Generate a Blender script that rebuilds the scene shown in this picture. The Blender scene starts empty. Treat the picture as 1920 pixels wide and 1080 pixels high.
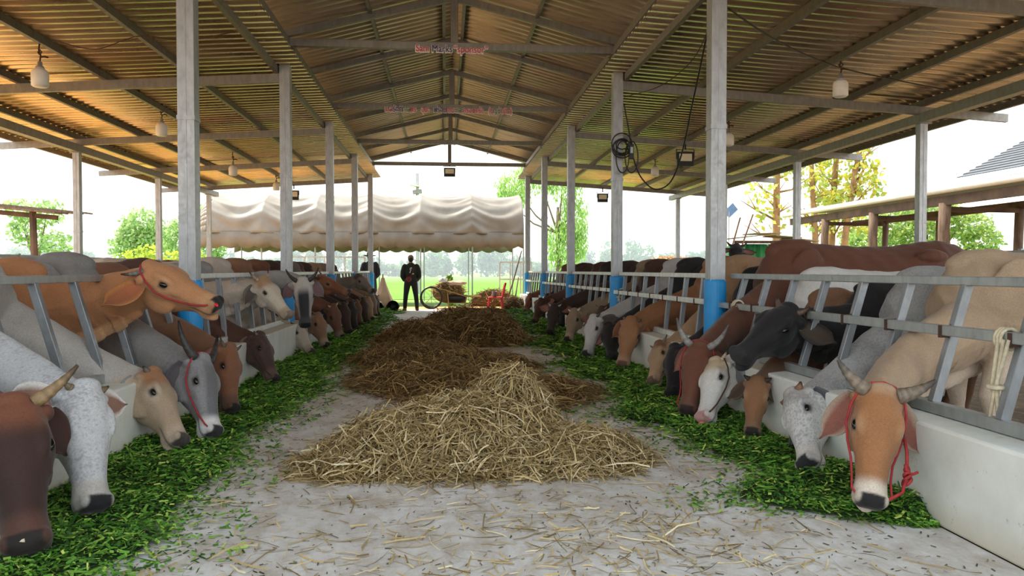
import bpy, math, random
import numpy as np
from mathutils import Vector, Matrix

C = bpy.context.scene
COL = C.collection
rng = np.random.default_rng(7)
random.seed(7)
PI = math.pi


def lin(h):
    """hex sRGB -> linear rgb"""
    h = h.lstrip('#')
    out = []
    for i in (0, 2, 4):
        c = int(h[i:i + 2], 16) / 255.0
        out.append(c / 12.92 if c <= 0.04045 else ((c + 0.055) / 1.055) ** 2.4)
    return tuple(out)


# ------------------------------------------------------------------ camera
FPX = 1420.0                      # focal length in pixels of a 1920 wide frame
CAM = np.array([-0.145, 0.0, 1.25])
YAW = math.atan(125 / FPX)
PITCH = -math.atan(34 / FPX)
cam_data = bpy.data.cameras.new('camera')
cam_data.sensor_width = 36.0
cam_data.lens = FPX * 36.0 / 1920.0
cam_data.clip_end = 1000
cam = bpy.data.objects.new('camera', cam_data)
cam.location = CAM
cam.rotation_euler = (PI / 2 + PITCH, 0, -YAW)
COL.objects.link(cam)
C.camera = cam

# ------------------------------------------------------------------ sky, sun, exposure
C.view_settings.view_transform = 'Standard'
C.view_settings.look = 'None'
C.view_settings.gamma = 1.0
C.view_settings.use_curve_mapping = False
C.view_settings.exposure = 1.5

world = bpy.data.worlds.new('sky')
C.world = world
world.use_nodes = True
wn, wl = world.node_tree.nodes, world.node_tree.links
wn.clear()
w_out = wn.new('ShaderNodeOutputWorld')
w_bg = wn.new('ShaderNodeBackground')
w_tc = wn.new('ShaderNodeTexCoord')
w_sep = wn.new('ShaderNodeSeparateXYZ')
w_ramp = wn.new('ShaderNodeValToRGB')
w_ramp.color_ramp.elements[0].position = 0.0
w_ramp.color_ramp.elements[0].color = (0.93, 0.95, 0.95, 1)
w_ramp.color_ramp.elements[1].position = 0.7
w_ramp.color_ramp.elements[1].color = (0.80, 0.91, 1.0, 1)
wl.new(w_tc.outputs['Generated'], w_sep.inputs[0])
wl.new(w_sep.outputs['Z'], w_ramp.inputs['Fac'])
wl.new(w_ramp.outputs['Color'], w_bg.inputs['Color'])
w_bg.inputs['Strength'].default_value = 0.95
wl.new(w_bg.outputs[0], w_out.inputs['Surface'])

sun_data = bpy.data.lights.new('sun', 'SUN')
sun_data.energy = 2.3
sun_data.angle = math.radians(2.0)
sun_data.color = (1.0, 0.90, 0.74)
sun = bpy.data.objects.new('sun', sun_data)
# light travels from the far left, high, towards the near right
sun.rotation_euler = Vector((0.42, -0.42, -0.80)).to_track_quat('-Z', 'Y').to_euler()
sun.location = (-20, 40, 40)
COL.objects.link(sun)


# ------------------------------------------------------------------ pixels -> places (with a real distance)
_fw = np.array([math.sin(YAW) * math.cos(PITCH), math.cos(YAW) * math.cos(PITCH), math.sin(PITCH)])
_rt = np.cross(_fw, [0, 0, 1.0]); _rt /= np.linalg.norm(_rt)
_up = np.cross(_rt, _fw)


def ray(px, py):
    d = _fw + _rt * (px - 960) / FPX + _up * (540 - py) / FPX
    return d / np.linalg.norm(d)


def at_axis(px, py, axis, val):
    d = ray(px, py)
    return CAM + d * ((val - CAM[axis]) / d[axis])


def at_y(px, py, y): return at_axis(px, py, 1, y)
def at_z(px, py, z): return at_axis(px, py, 2, z)
def at_x(px, py, x): return at_axis(px, py, 0, x)


# ------------------------------------------------------------------ objects
def tag(o, label=None, cat=None, group=None, kind=None):
    if label: o['label'] = label
    if cat: o['category'] = cat
    if group: o['group'] = group
    if kind: o['kind'] = kind
    return o


def empty(name, loc=(0, 0, 0), rz=0.0, label=None, cat=None, group=None):
    o = bpy.data.objects.new(name, None)
    o.empty_display_size = 0.2
    o.location = loc
    o.rotation_euler = (0, 0, rz)
    COL.objects.link(o)
    return tag(o, label, cat, group)


def copy_tree(o, parent=None):
    c = o.copy()
    COL.objects.link(c)
    if parent is not None:
        c.parent = parent
    for ch in list(o.children):
        copy_tree(ch, c)
    return c


class MB:
    """collects boxes, tubes, lofts and sheets and links them as ONE mesh object"""
    def __init__(self):
        self.v, self.f, self.c = [], [], []

    def add(self, v, f, col=None):
        n = len(self.v)
        self.v.extend([tuple(map(float, p)) for p in v])
        self.f.extend([tuple(i + n for i in q) for q in f])
        if col is not None:
            self.c.extend([col] * len(v) if not isinstance(col, list) else col)
        return self

    def box(self, lo, hi):
        x0, y0, z0 = lo; x1, y1, z1 = hi
        return self.add([(x0, y0, z0), (x1, y0, z0), (x1, y1, z0), (x0, y1, z0), (x0, y0, z1), (x1, y0, z1), (x1, y1, z1), (x0, y1, z1)],
                        [(3, 2, 1, 0), (4, 5, 6, 7), (0, 1, 5, 4), (1, 2, 6, 5), (2, 3, 7, 6), (3, 0, 4, 7)])

    def bar(self, a, b, w, h, up=(0, 0, 1)):
        """box section w (sideways) x h (along up) from a to b"""
        a = np.array(a, float); b = np.array(b, float)
        t = b - a; t /= np.linalg.norm(t)
        up = np.array(up, float)
        if abs(up @ t) > 0.98: up = np.array([0, 1.0, 0])
        s = np.cross(t, up); s /= np.linalg.norm(s)
        u = np.cross(s, t)
        vs = []
        for p in (a, b):
            for (i, j) in ((-1, -1), (1, -1), (1, 1), (-1, 1)):
                vs.append(p + s * i * w / 2 + u * j * h / 2)
        return self.add(vs, [(3, 2, 1, 0), (4, 5, 6, 7), (0, 1, 5, 4), (1, 2, 6, 5), (2, 3, 7, 6), (3, 0, 4, 7)])

    def tube(self, pts, r, n=8, closed=False):
        pts = [np.array(p, float) for p in pts]
        rs = r if isinstance(r, (list, tuple, np.ndarray)) else [r] * len(pts)
        m = len(pts)
        up = np.array([0.13, 0.21, 0.97]); up /= np.linalg.norm(up)
        vs, fs = [], []
        prev = None
        for i, p in enumerate(pts):
            if closed: t = pts[(i + 1) % m] - pts[i - 1]
            else: t = pts[min(i + 1, m - 1)] - pts[max(i - 1, 0)]
            L = np.linalg.norm(t)
            t = t / L if L > 1e-9 else np.array([0, 0, 1.0])
            ref = up if prev is None else prev
            s = ref - t * (ref @ t)
            if np.linalg.norm(s) < 1e-3:
                s = np.cross(t, [1.0, 0.3, 0.1])
            s /= np.linalg.norm(s)
            prev = s
            q = np.cross(t, s)
            for k in range(n):
                a = 2 * PI * k / n
                vs.append(p + (s * math.cos(a) + q * math.sin(a)) * rs[i])
        for i in range(m if closed else m - 1):
            j = (i + 1) % m
            for k in range(n):
                l = (k + 1) % n
                fs.append((i * n + k, i * n + l, j * n + l, j * n + k))
        if not closed:
            fs.append(tuple(range(n - 1, -1, -1)))
            fs.append(tuple((m - 1) * n + k for k in range(n)))
        return self.add(vs, fs)

    def lathe(self, prof, c=(0, 0, 0), n=20, axis='z'):
        """prof: list of (radius, height)"""
        vs, fs = [], []
        for (r, z) in prof:
            for k in range(n):
                a = 2 * PI * k / n
                p = (r * math.cos(a), r * math.sin(a), z)
                if axis == 'y': p = (p[0], p[2], p[1])
                if axis == 'x': p = (p[2], p[0], p[1])
                vs.append((p[0] + c[0], p[1] + c[1], p[2] + c[2]))
        for i in range(len(prof) - 1):
            for k in range(n):
                l = (k + 1) % n
                fs.append((i * n + k, i * n + l, (i + 1) * n + l, (i + 1) * n + k))
        fs.append(tuple(range(n - 1, -1, -1)))
        fs.append(tuple((len(prof) - 1) * n + k for k in range(n)))
        return self.add(vs, fs)

    def loft(self, rings, caps=True):
        n = len(rings[0])
        vs, fs = [], []
        for r in rings: vs.extend(r)
        for i in range(len(rings) - 1):
            for k in range(n):
                l = (k + 1) % n
                fs.append((i * n + k, i * n + l, (i + 1) * n + l, (i + 1) * n + k))
        if caps:
            fs.append(tuple(range(n - 1, -1, -1)))
            fs.append(tuple((len(rings) - 1) * n + k for k in range(n)))
        return self.add(vs, fs)

    def sphere(self, c, r, n=10, m=7, axes=None):
        """r scalar or 3; axes: 3 orthonormal rows"""
        r = (r, r, r) if np.isscalar(r) else r
        A = np.eye(3) if axes is None else np.array(axes)
        vs, fs = [], []
        for i in range(1, m):
            th = PI * i / m
            for k in range(n):
                a = 2 * PI * k / n
                l = np.array([r[0] * math.sin(th) * math.cos(a), r[1] * math.sin(th) * math.sin(a), r[2] * math.cos(th)])
                vs.append(np.array(c) + l @ A)
        top = len(vs); vs.append(np.array(c) + np.array([0, 0, r[2]]) @ A)
        bot = len(vs); vs.append(np.array(c) + np.array([0, 0, -r[2]]) @ A)
        for i in range(m - 2):
            for k in range(n):
                l = (k + 1) % n
                fs.append((i * n + k, (i + 1) * n + k, (i + 1) * n + l, i * n + l))
        for k in range(n):
            l = (k + 1) % n
            fs.append((top, k, l))
            fs.append((bot, (m - 2) * n + l, (m - 2) * n + k))
        return self.add(vs, fs)

    def mesh(self, name='m'):
        me = bpy.data.meshes.new(name)
        me.from_pydata(self.v, [], self.f)
        me.update()
        return me

    def build(self, name, mat, parent=None, smooth=False, bevel=0.0, loc=None):
        me = self.mesh(name)
        if self.c:
            a = me.color_attributes.new('coat', 'FLOAT_COLOR', 'POINT')
            arr = np.ones((len(self.v), 4), np.float32)
            arr[:, :3] = np.array(self.c, np.float32)[:, :3]
            a.data.foreach_set('color', arr.ravel())
        me.materials.append(mat)
        if smooth:
            me.shade_smooth()
        o = bpy.data.objects.new(name, me)
        COL.objects.link(o)
        if parent is not None: o.parent = parent
        if loc is not None: o.location = loc
        if bevel:
            m = o.modifiers.new('bevel', 'BEVEL')
            m.width = bevel; m.segments = 2; m.limit_method = 'ANGLE'
        return o


def np_mesh(name, V, F, mat, parent=None, col=None, smooth=False):
    """V (n,3) array, F (m,4) or (m,3) int array -> one mesh object, quickly"""
    V = np.asarray(V, np.float32); F = np.asarray(F, np.int32)
    me = bpy.data.meshes.new(name)
    me.vertices.add(len(V)); me.vertices.foreach_set('co', V.ravel())
    k = F.shape[1]
    me.loops.add(F.size); me.loops.foreach_set('vertex_index', F.ravel())
    me.polygons.add(len(F))
    me.polygons.foreach_set('loop_start', np.arange(0, F.size, k, dtype=np.int32))
    try:
        me.polygons.foreach_set('loop_total', np.full(len(F), k, np.int32))
    except Exception:
        pass
    me.update(calc_edges=True); me.validate()
    if col is not None:
        a = me.color_attributes.new('coat', 'FLOAT_COLOR', 'POINT')
        arr = np.ones((len(V), 4), np.float32); arr[:, :3] = col
        a.data.foreach_set('color', arr.ravel())
    me.materials.append(mat)
    if smooth: me.shade_smooth()
    o = bpy.data.objects.new(name, me)
    COL.objects.link(o)
    if parent is not None: o.parent = parent
    return o


# ------------------------------------------------------------------ materials
def new_mat(name):
    m = bpy.data.materials.new(name)
    m.use_nodes = True
    n, l = m.node_tree.nodes, m.node_tree.links
    b = n['Principled BSDF']
    return m, n, l, b


def mix_rgb(n, l, fac, a, b, mode='MIX'):
    x = n.new('ShaderNodeMix'); x.data_type = 'RGBA'; x.blend_type = mode
    for sock, val in ((x.inputs[0], fac), (x.inputs[6], a), (x.inputs[7], b)):
        if hasattr(val, 'links'): l.new(val, sock)
        elif isinstance(val, (tuple, list)): sock.default_value = (*val[:3], 1)
        else: sock.default_value = val
    return x.outputs[2]


def noise(n, l, scale, detail=4, rough=0.55, vec=None, stretch=None, coord='Object'):
    t = n.new('ShaderNodeTexNoise')
    t.inputs['Scale'].default_value = scale
    t.inputs['Detail'].default_value = detail
    t.inputs['Roughness'].default_value = rough
    if vec is None:
        tc = n.new('ShaderNodeTexCoord'); vec = tc.outputs[coord]
    if stretch:
        mp = n.new('ShaderNodeMapping'); mp.inputs['Scale'].default_value = stretch
        l.new(vec, mp.inputs['Vector']); vec = mp.outputs[0]
    l.new(vec, t.inputs['Vector'])
    return t.outputs['Fac']


def ramp(n, l, fac, stops):
    r = n.new('ShaderNodeValToRGB')
    e = r.color_ramp.elements
    while len(e) < len(stops): e.new(0.5)
    for i, (p, c) in enumerate(stops):
        e[i].position = p
        e[i].color = (c, c, c, 1) if np.isscalar(c) else (*c[:3], 1)
    l.new(fac, r.inputs['Fac'])
    return r.outputs['Color']


def bump(n, l, b, h, strength=0.3, dist=0.01):
    bp = n.new('ShaderNodeBump')
    bp.inputs['Strength'].default_value = strength
    bp.inputs['Distance'].default_value = dist
    l.new(h, bp.inputs['Height']); l.new(bp.outputs[0], b.inputs['Normal'])


def simple(name, hexc, rough=0.6, metal=0.0, var=0.15, scale=6.0, bmp=0.0, bscale=40, hex2=None, stretch=None, coord='Object', spec=None, trans=0.0):
    m, n, l, b = new_mat(name)
    c = lin(hexc)
    c2 = lin(hex2) if hex2 else tuple(x * (1 - var) for x in c)
    f = noise(n, l, scale, stretch=stretch, coord=coord)
    f = ramp(n, l, f, [(0.35, 0.0), (0.65, 1.0)])
    l.new(mix_rgb(n, l, f, c, c2), b.inputs['Base Color'])
    b.inputs['Roughness'].default_value = rough
    b.inputs['Metallic'].default_value = metal
    if spec is not None: b.inputs['Specular IOR Level'].default_value = spec
    if bmp: bump(n, l, b, noise(n, l, bscale, coord=coord), bmp, 0.01)
    if trans:
        b.inputs['Transmission Weight'].default_value = 0
        out = n['Material Output']
        tr = n.new('ShaderNodeBsdfTranslucent'); l.new(mix_rgb(n, l, f, c, c2), tr.inputs['Color'])
        ms = n.new('ShaderNodeMixShader'); ms.inputs[0].default_value = trans
        l.new(b.outputs[0], ms.inputs[1]); l.new(tr.outputs[0], ms.inputs[2]); l.new(ms.outputs[0], out.inputs['Surface'])
    return m


def attr_mat(name, rough=0.7, var=0.2, scale=30, bmp=0.2, bscale=60, spec=0.3, trans=0.0):
    m, n, l, b = new_mat(name)
    a = n.new('ShaderNodeAttribute'); a.attribute_name = 'coat'
    f = noise(n, l, scale)
    f = ramp(n, l, f, [(0.3, 1 - var), (0.7, 1 + var * 0.5)])
    c = mix_rgb(n, l, 1.0, a.outputs['Color'], f, 'MULTIPLY')
    l.new(c, b.inputs['Base Color'])
    b.inputs['Roughness'].default_value = rough
    b.inputs['Specular IOR Level'].default_value = spec
    if bmp: bump(n, l, b, noise(n, l, bscale), bmp, 0.008)
    if trans:
        tr = n.new('ShaderNodeBsdfTranslucent'); l.new(c, tr.inputs['Color'])
        ms = n.new('ShaderNodeMixShader'); ms.inputs[0].default_value = trans
        l.new(b.outputs[0], ms.inputs[1]); l.new(tr.outputs[0], ms.inputs[2])
        l.new(ms.outputs[0], n['Material Output'].inputs['Surface'])
    return m


def galv(name, base, rough=0.42, metal=0.75, rust=0.0, spangle=14):
    m, n, l, b = new_mat(name)
    c = lin(base)
    f = noise(n, l, spangle, 5, 0.65, stretch=(1, 1, 0.35))
    col = mix_rgb(n, l, ramp(n, l, f, [(0.3, 0.0), (0.7, 1.0)]), tuple(x * 0.78 for x in c), tuple(min(1, x * 1.12) for x in c))
    if rust:
        r = ramp(n, l, noise(n, l, 5.0, 6, 0.7), [(0.62, 0.0), (0.72, rust)])
        col = mix_rgb(n, l, r, col, lin('#7a5234'))
    l.new(col, b.inputs['Base Color'])
    b.inputs['Metallic'].default_value = metal
    l.new(ramp(n, l, noise(n, l, 30, 3), [(0.3, rough - 0.08), (0.7, rough + 0.12)]), b.inputs['Roughness'])
    return m


MAT = {}
MAT['steel'] = galv('galvanised_steel', '#a9abac', 0.45, 0.55)
MAT['purlin'] = galv('dark_steel_purlin', '#77736f', 0.5, 0.6)
MAT['truss'] = galv('truss_steel', '#8f8c86', 0.5, 0.6)
MAT['rail'] = galv('fence_rail_steel', '#a3a8a6', 0.45, 0.5, rust=0.55)
MAT['bar'] = galv('blue_grey_bar_steel', '#8b9094', 0.45, 0.55, rust=0.4)
MAT['rail_white'] = galv('pale_fence_rail', '#d9dcd6', 0.5, 0.3, rust=0.4)
MAT['blue'] = simple('blue_paint', '#1f93d6', 0.45, 0, 0.18, 5, 0.15, 30)
MAT['rope_pale'] = simple('pale_rope', '#cbbfa2', 0.85, 0, 0.3, 40)
MAT['rope_red'] = simple('red_rope', '#a02a2c', 0.8, 0, 0.3, 40)
MAT['rope_dark'] = simple('brown_rope', '#4a3228', 0.85, 0, 0.3, 40)
MAT['black'] = simple('black_plastic', '#17181a', 0.45, 0, 0.2)
MAT['bulb'] = simple('white_bulb', '#e6e2da', 0.35, 0, 0.05)
MAT['wood'] = simple('weathered_wood', '#816a55', 0.85, 0, 0.3, 3, 0.4, 20, hex2='#5c4738', stretch=(4, 4, 0.6))
MAT['rod_red'] = simple('red_plastic', '#e0262e', 0.4, 0, 0.1)
# ================================================================== the ground
def ground_mat(name, c1, c2, sc, bmp=0.3, bs=30, rough=0.9, c3=None):
    m, n, l, b = new_mat(name)
    f = ramp(n, l, noise(n, l, sc, 6, 0.6), [(0.35, 0.0), (0.65, 1.0)])
    col = mix_rgb(n, l, f, lin(c1), lin(c2))
    if c3:
        g = ramp(n, l, noise(n, l, sc * 7, 5, 0.65), [(0.5, 0.0), (0.68, 0.8)])
        col = mix_rgb(n, l, g, col, lin(c3))
    l.new(col, b.inputs['Base Color'])
    b.inputs['Roughness'].default_value = rough
    b.inputs['Specular IOR Level'].default_value = 0.25
    bump(n, l, b, noise(n, l, bs, 6, 0.6), bmp, 0.01)
    return m


def concrete_floor():
    m, n, l, b = new_mat('worn_concrete')
    big = ramp(n, l, noise(n, l, 0.9, 6, 0.62), [(0.38, 0.0), (0.62, 1.0)])
    mid = ramp(n, l, noise(n, l, 5.0, 7, 0.7, stretch=(1, 0.55, 1)), [(0.42, 0.0), (0.62, 1.0)])
    fine = ramp(n, l, noise(n, l, 55, 5, 0.7), [(0.35, 0.0), (0.7, 1.0)])
    col = mix_rgb(n, l, big, lin('#bcbab5'), lin('#d0d0cf'))
    mm = n.new('ShaderNodeMath'); mm.operation = 'MULTIPLY'; mm.inputs[1].default_value = 0.7
    l.new(mid, mm.inputs[0])
    col = mix_rgb(n, l, mm.outputs[0], col, lin('#978a76'))
    m2 = n.new('ShaderNodeMath'); m2.operation = 'MULTIPLY'; m2.inputs[1].default_value = 0.3
    l.new(fine, m2.inputs[0])
    col = mix_rgb(n, l, m2.outputs[0], col, lin('#dcdcd8'))
    l.new(col, b.inputs['Base Color'])
    b.inputs['Roughness'].default_value = 0.75
    bump(n, l, b, noise(n, l, 18, 8, 0.65), 0.35, 0.012)
    return m


YF, YB = -1.2, 24.3          # the feed aisle from the camera's end to the far end
fl = MB().box((-2.25, YF, -0.15), (2.25, YB, 0.0)).build('floor', concrete_floor())
tag(fl, kind='structure')
pen_mat = ground_mat('pen_bedding', '#7d6a54', '#5f4f3f', 2.0, 0.6, 22, c3='#a08863')
for s, nm in ((-1, 'floor_left'), (1, 'floor_right')):
    x0, x1 = sorted((s * 2.25, s * 8.0))
    tag(MB().box((x0, YF, -0.2), (x1, YB, -0.02)).build(nm, pen_mat), kind='structure')

dirt_l = ground_mat('brightened_orange_earth', '#e6b87e', '#d9a468', 0.6, 0.3, 12, c3='#eccb96')  # earth colour brightened so it throws warm light up at the left roof
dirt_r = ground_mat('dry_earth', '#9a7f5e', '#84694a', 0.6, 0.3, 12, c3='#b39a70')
grass_m = ground_mat('paddy_green', '#639420', '#58891b', 0.25, 0.4, 8, c3='#72a02a')
grass_f = ground_mat('meadow_green', '#6f9a35', '#819f45', 0.2, 0.4, 8)
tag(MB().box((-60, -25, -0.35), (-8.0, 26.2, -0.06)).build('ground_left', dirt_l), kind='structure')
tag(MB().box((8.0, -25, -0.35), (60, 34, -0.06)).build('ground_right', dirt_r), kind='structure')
tag(MB().box((-8.0, YB, -0.35), (8.0, 26.2, -0.01)).build('ground_behind', dirt_l), kind='structure')
tag(MB().box((-8.0, -25, -0.35), (8.0, YF, -0.03)).build('ground_front', dirt_r), kind='structure')
tag(MB().box((-260, 26.2, -0.5), (8.0, 34, -0.08)).build('ground_verge', grass_f), kind='structure')
tag(MB().box((-260, 34, -0.6), (260, 138, -0.06)).build('ground_paddy', grass_m), kind='structure')
tag(MB().box((-260, 138, -0.6), (260, 420, -0.1)).build('ground_far', grass_f), kind='structure')

# ================================================================== feed walls
def wall_mat():
    m, n, l, b = new_mat('limewashed_wall')
    f = ramp(n, l, noise(n, l, 2.2, 6, 0.6), [(0.35, 0.0), (0.7, 1.0)])
    col = mix_rgb(n, l, f, lin('#dcdfd8'), lin('#c9cbc2'))
    sp = ramp(n, l, noise(n, l, 9, 7, 0.75), [(0.62, 0.0), (0.7, 0.8)])
    col = mix_rgb(n, l, sp, col, lin('#a08d74'))
    tc = n.new('ShaderNodeTexCoord'); sx = n.new('ShaderNodeSeparateXYZ'); l.new(tc.outputs['Object'], sx.inputs[0])
    mr = n.new('ShaderNodeMapRange'); mr.inputs[1].default_value = 0.0; mr.inputs[2].default_value = 0.16
    mr.inputs[3].default_value = 0.55; mr.inputs[4].default_value = 0.0
    l.new(sx.outputs['Z'], mr.inputs[0])
    col = mix_rgb(n, l, mr.outputs[0], col, lin('#ab9a78'))
    l.new(col, b.inputs['Base Color'])
    b.inputs['Roughness'].default_value = 0.7
    bump(n, l, b, noise(n, l, 25, 6, 0.6), 0.25, 0.01)
    return m


WM = wall_mat()
for s, nm in ((-1, 'wall_left'), (1, 'wall_right')):
    x0, x1 = sorted((s * 2.25, s * 2.58))
    w = MB().box((x0, 0.6, 0), (x1, YB, 0.48)).build(nm, WM, bevel=0.015)
    tag(w, kind='structure')

# ================================================================== steel columns
COLY = [2.95, 7.25, 11.55, 15.85, 20.15, 24.3]
ORD = ['at the near end', 'second from the near end', 'third from the near end', 'fourth from the near end',
       'fifth from the near end', 'at the far end']


def column(x, y, z1, w, label, group, sleeve):
    r = empty('steel_column', (x, y, 0), 0, label, 'column', group)
    m = MB().box((-w / 2, -w / 2, 0), (w / 2, w / 2, z1))
    # the lipped seam of the two channels that make the box
    m.box((-0.006, -w / 2 - 0.004, 0), (0.006, -w / 2, z1))
    m.build('post', MAT['steel'], r, bevel=0.008)
    MB().box((-w / 2 - 0.045, -w / 2 - 0.045, z1), (w / 2 + 0.045, w / 2 + 0.045, z1 + 0.012)).build('cap_plate', MAT['truss'], r)
    MB().box((-w / 2 - 0.006, -w / 2 - 0.006, 2.62 if sleeve else 2.0), (w / 2 + 0.006, w / 2 + 0.006, 2.66 if sleeve else 2.03)).build('splice_band', MAT['steel'], r)
    if sleeve:
        n = 28
        prof = [(0.108, 0.0), (0.108, 1.135), (0.1, 1.155), (0.07, 1.158)]
        MB().lathe(prof, n=n).build('blue_sleeve', MAT['blue'], r, smooth=False)['label'] = 'blue painted round concrete sleeve'
    return r


for s, side in ((-1, 'left'), (1, 'right')):
    for i, y in enumerate(COLY):
        lab = f'grey galvanised steel column with blue base in the {side} feed wall, {ORD[i]}'
        column(s * 2.5, y, 4.54, 0.15, lab, f'inner columns along the {side} feed wall', True)
        column(s * 7.45, y, 3.58, 0.125, f'thin grey steel column under the {side} outer eave, {ORD[i]}', f'outer columns on the {side}', False)

# ================================================================== roof steel
RIDGE = 5.42
for i, y in enumerate(COLY):
    r = empty('roof_truss', (0, y, 4.54), 0, f'grey steel tie beam truss with king post over the aisle, {ORD[i]}', 'truss', 'roof trusses')
    MB().box((-2.6, -0.05, 0.02), (2.6, 0.05, 0.13)).build('tie_beam', MAT['truss'], r, bevel=0.006)
    MB().box((-0.055, -0.05, 0.13), (0.055, 0.05, RIDGE - 4.54 - 0.03)).build('king_post', MAT['truss'], r, bevel=0.006)
    for s in (-1, 1):
        MB().bar((0, 0, RIDGE - 4.54 - 0.07), (s * 3.25, 0, 0.02), 0.07, 0.1).build('rafter', MAT['truss'], r)
for i in range(len(COLY) - 1):
    y = (COLY[i] + COLY[i + 1]) / 2
    r = empty('roof_rafter_pair', (0, y, 4.54), 0, f'pair of sloping grey rafters midway between trusses, {ORD[i]}', 'rafter', 'intermediate rafters')
    for s in (-1, 1):
        MB().bar((0, 0, RIDGE - 4.54 - 0.07), (s * 3.25, 0, 0.02), 0.06, 0.09).build('rafter', MAT['truss'], r)

Y0R, Y1R = 1.4, 25.1
SL = (RIDGE - 4.56) / 3.25
def zc(x): return RIDGE - SL * abs(x)          # underside of the centre roof
for s, side in ((-1, 'left'), (1, 'right')):
    o = MB().box((min(s * 2.42, s * 2.58), Y0R, 4.553), (max(s * 2.42, s * 2.58), Y1R, 4.66)).build('eave_beam', MAT['truss'])
    tag(o, f'long grey steel beam on top of the {side} inner columns', 'beam', 'eave beams')
    for x, what in ((0.16, 'beside the ridge'), (1.25, 'halfway up the slope'), (3.15, 'at the lower edge')):
        z = zc(x) + 0.005
        o = MB().bar((s * x, Y0R, z), (s * x, Y1R, z), 0.05, 0.06).build('purlin', MAT['truss'])
        tag(o, f'long thin purlin under the {side} centre roof slope {what}', 'purlin', 'centre roof purlins')

# lean-to roofs
LX0, LX1 = 2.25, 8.75
def zl(x): return 4.26 - 0.062 * (abs(x) - 2.55)
PX = [2.62, 3.85, 5.05, 6.25, 7.45, 8.62]
PORD = ['first out from the aisle', 'second out from the aisle', 'third out from the aisle', 'fourth out from the aisle', 'fifth out from the aisle', 'at the outer edge']
for s, side in ((-1, 'left'), (1, 'right')):
    for k, x in enumerate(PX):
        o = MB().bar((s * x, Y0R, zl(x) - 0.055), (s * x, Y1R, zl(x) - 0.055), 0.06, 0.10).build('purlin', MAT['purlin'])
        tag(o, f'dark steel purlin along the {side} lean-to roof, {PORD[k]}', 'purlin', 'lean-to purlins')
    o = MB().box((min(s * 7.38, s * 7.52), Y0R, 3.592), (max(s * 7.38, s * 7.52), Y1R, 3.74)).build('girder', MAT['truss'])
    tag(o, f'grey steel girder along the tops of the {side} outer columns', 'beam', 'outer girders')
    for i, y in enumerate(COLY):
        a = (s * 2.58, y, zl(2.58) - 0.17); b = (s * 8.9, y, zl(8.9) - 0.17)
        o = MB().bar(a, b, 0.06, 0.13).build('lean_to_rafter', MAT['truss'])
        tag(o, f'grey sloping cross beam under the {side} lean-to roof, {ORD[i]}', 'rafter', 'lean-to rafters')


def sheet_mat(name, base, rough, tint2, metal=.85):
    m, n, l, b = new_mat(name)
    f = ramp(n, l, noise(n, l, 1.4, 5, 0.6, stretch=(0.35, 1, 1)), [(0.35, 0.0), (0.65, 1.0)])
    col = mix_rgb(n, l, f, lin(base), lin(tint2))
    st = ramp(n, l, noise(n, l, 7, 6, 0.7, stretch=(0.12, 1, 1)), [(0.52, 0.0), (0.72, 0.55)])
    col = mix_rgb(n, l, st, col, lin('#6d5a44'))
    l.new(col, b.inputs['Base Color'])
    b.inputs['Metallic'].default_value = metal
    l.new(ramp(n, l, noise(n, l, 5, 4, stretch=(0.2, 1, 1)), [(0.3, rough - 0.08), (0.7, rough + 0.1)]), b.inputs['Roughness'])
    return m


def sheet(name, pts, mat, y0=Y0R - 0.1, y1=Y1R + 0.15, pitch=0.2, amp=0.028):
    """corrugated sheeting: ribs run along the polyline pts (x, z), profile repeats along y"""
    ys, dz = [], []
    y = y0
    while y < y1:
        for fr, a in ((0, 0), (0.42, 0), (0.5, 1), (0.9, 1)):
            ys.append(y + fr * pitch); dz.append(a * amp)
        y += pitch
    ys = np.array(ys); dz = np.array(dz)
    n = len(ys)
    V = []
    for (x, z) in pts:
        V.append(np.stack([np.full(n, x), ys, z + dz], 1))
    V = np.concatenate(V)
    F = []
    for j in range(len(pts) - 1):
        i = np.arange(n - 1)
        F.append(np.stack([j * n + i, j * n + i + 1, (j + 1) * n + i + 1, (j + 1) * n + i], 1))
    o = np_mesh(name, V, np.concatenate(F), mat)
    so = o.modifiers.new('thick', 'SOLIDIFY'); so.thickness = 0.003; so.offset = 1
    tag(o, kind='structure')
    return o


SM_L = sheet_mat('glow_tinted_roof_sheet', '#f3d6a8', 0.30, '#eac794')  # left sheets tinted pale orange: glow from the ground put into their colour
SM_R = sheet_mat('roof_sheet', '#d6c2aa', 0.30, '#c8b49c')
SM_C = sheet_mat('centre_roof_sheet', '#dccdb8', 0.46, '#ccbca6', .6)
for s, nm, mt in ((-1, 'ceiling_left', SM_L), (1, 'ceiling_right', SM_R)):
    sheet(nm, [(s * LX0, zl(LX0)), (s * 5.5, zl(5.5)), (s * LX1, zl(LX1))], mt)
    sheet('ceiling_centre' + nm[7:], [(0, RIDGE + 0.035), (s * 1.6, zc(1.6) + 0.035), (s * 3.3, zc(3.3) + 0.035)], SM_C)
o = MB().add([(-.3, Y0R - .1, zc(.3) + .085), (0, Y0R - .1, RIDGE + .12), (.3, Y0R - .1, zc(.3) + .085), (-.3, Y1R + .15, zc(.3) + .085), (0, Y1R + .15, RIDGE + .12), (.3, Y1R + .15, zc(.3) + .085)],
             [(0, 1, 4, 3), (1, 2, 5, 4)]).build('trim_1', SM_C)
tag(o, kind='structure')

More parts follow.
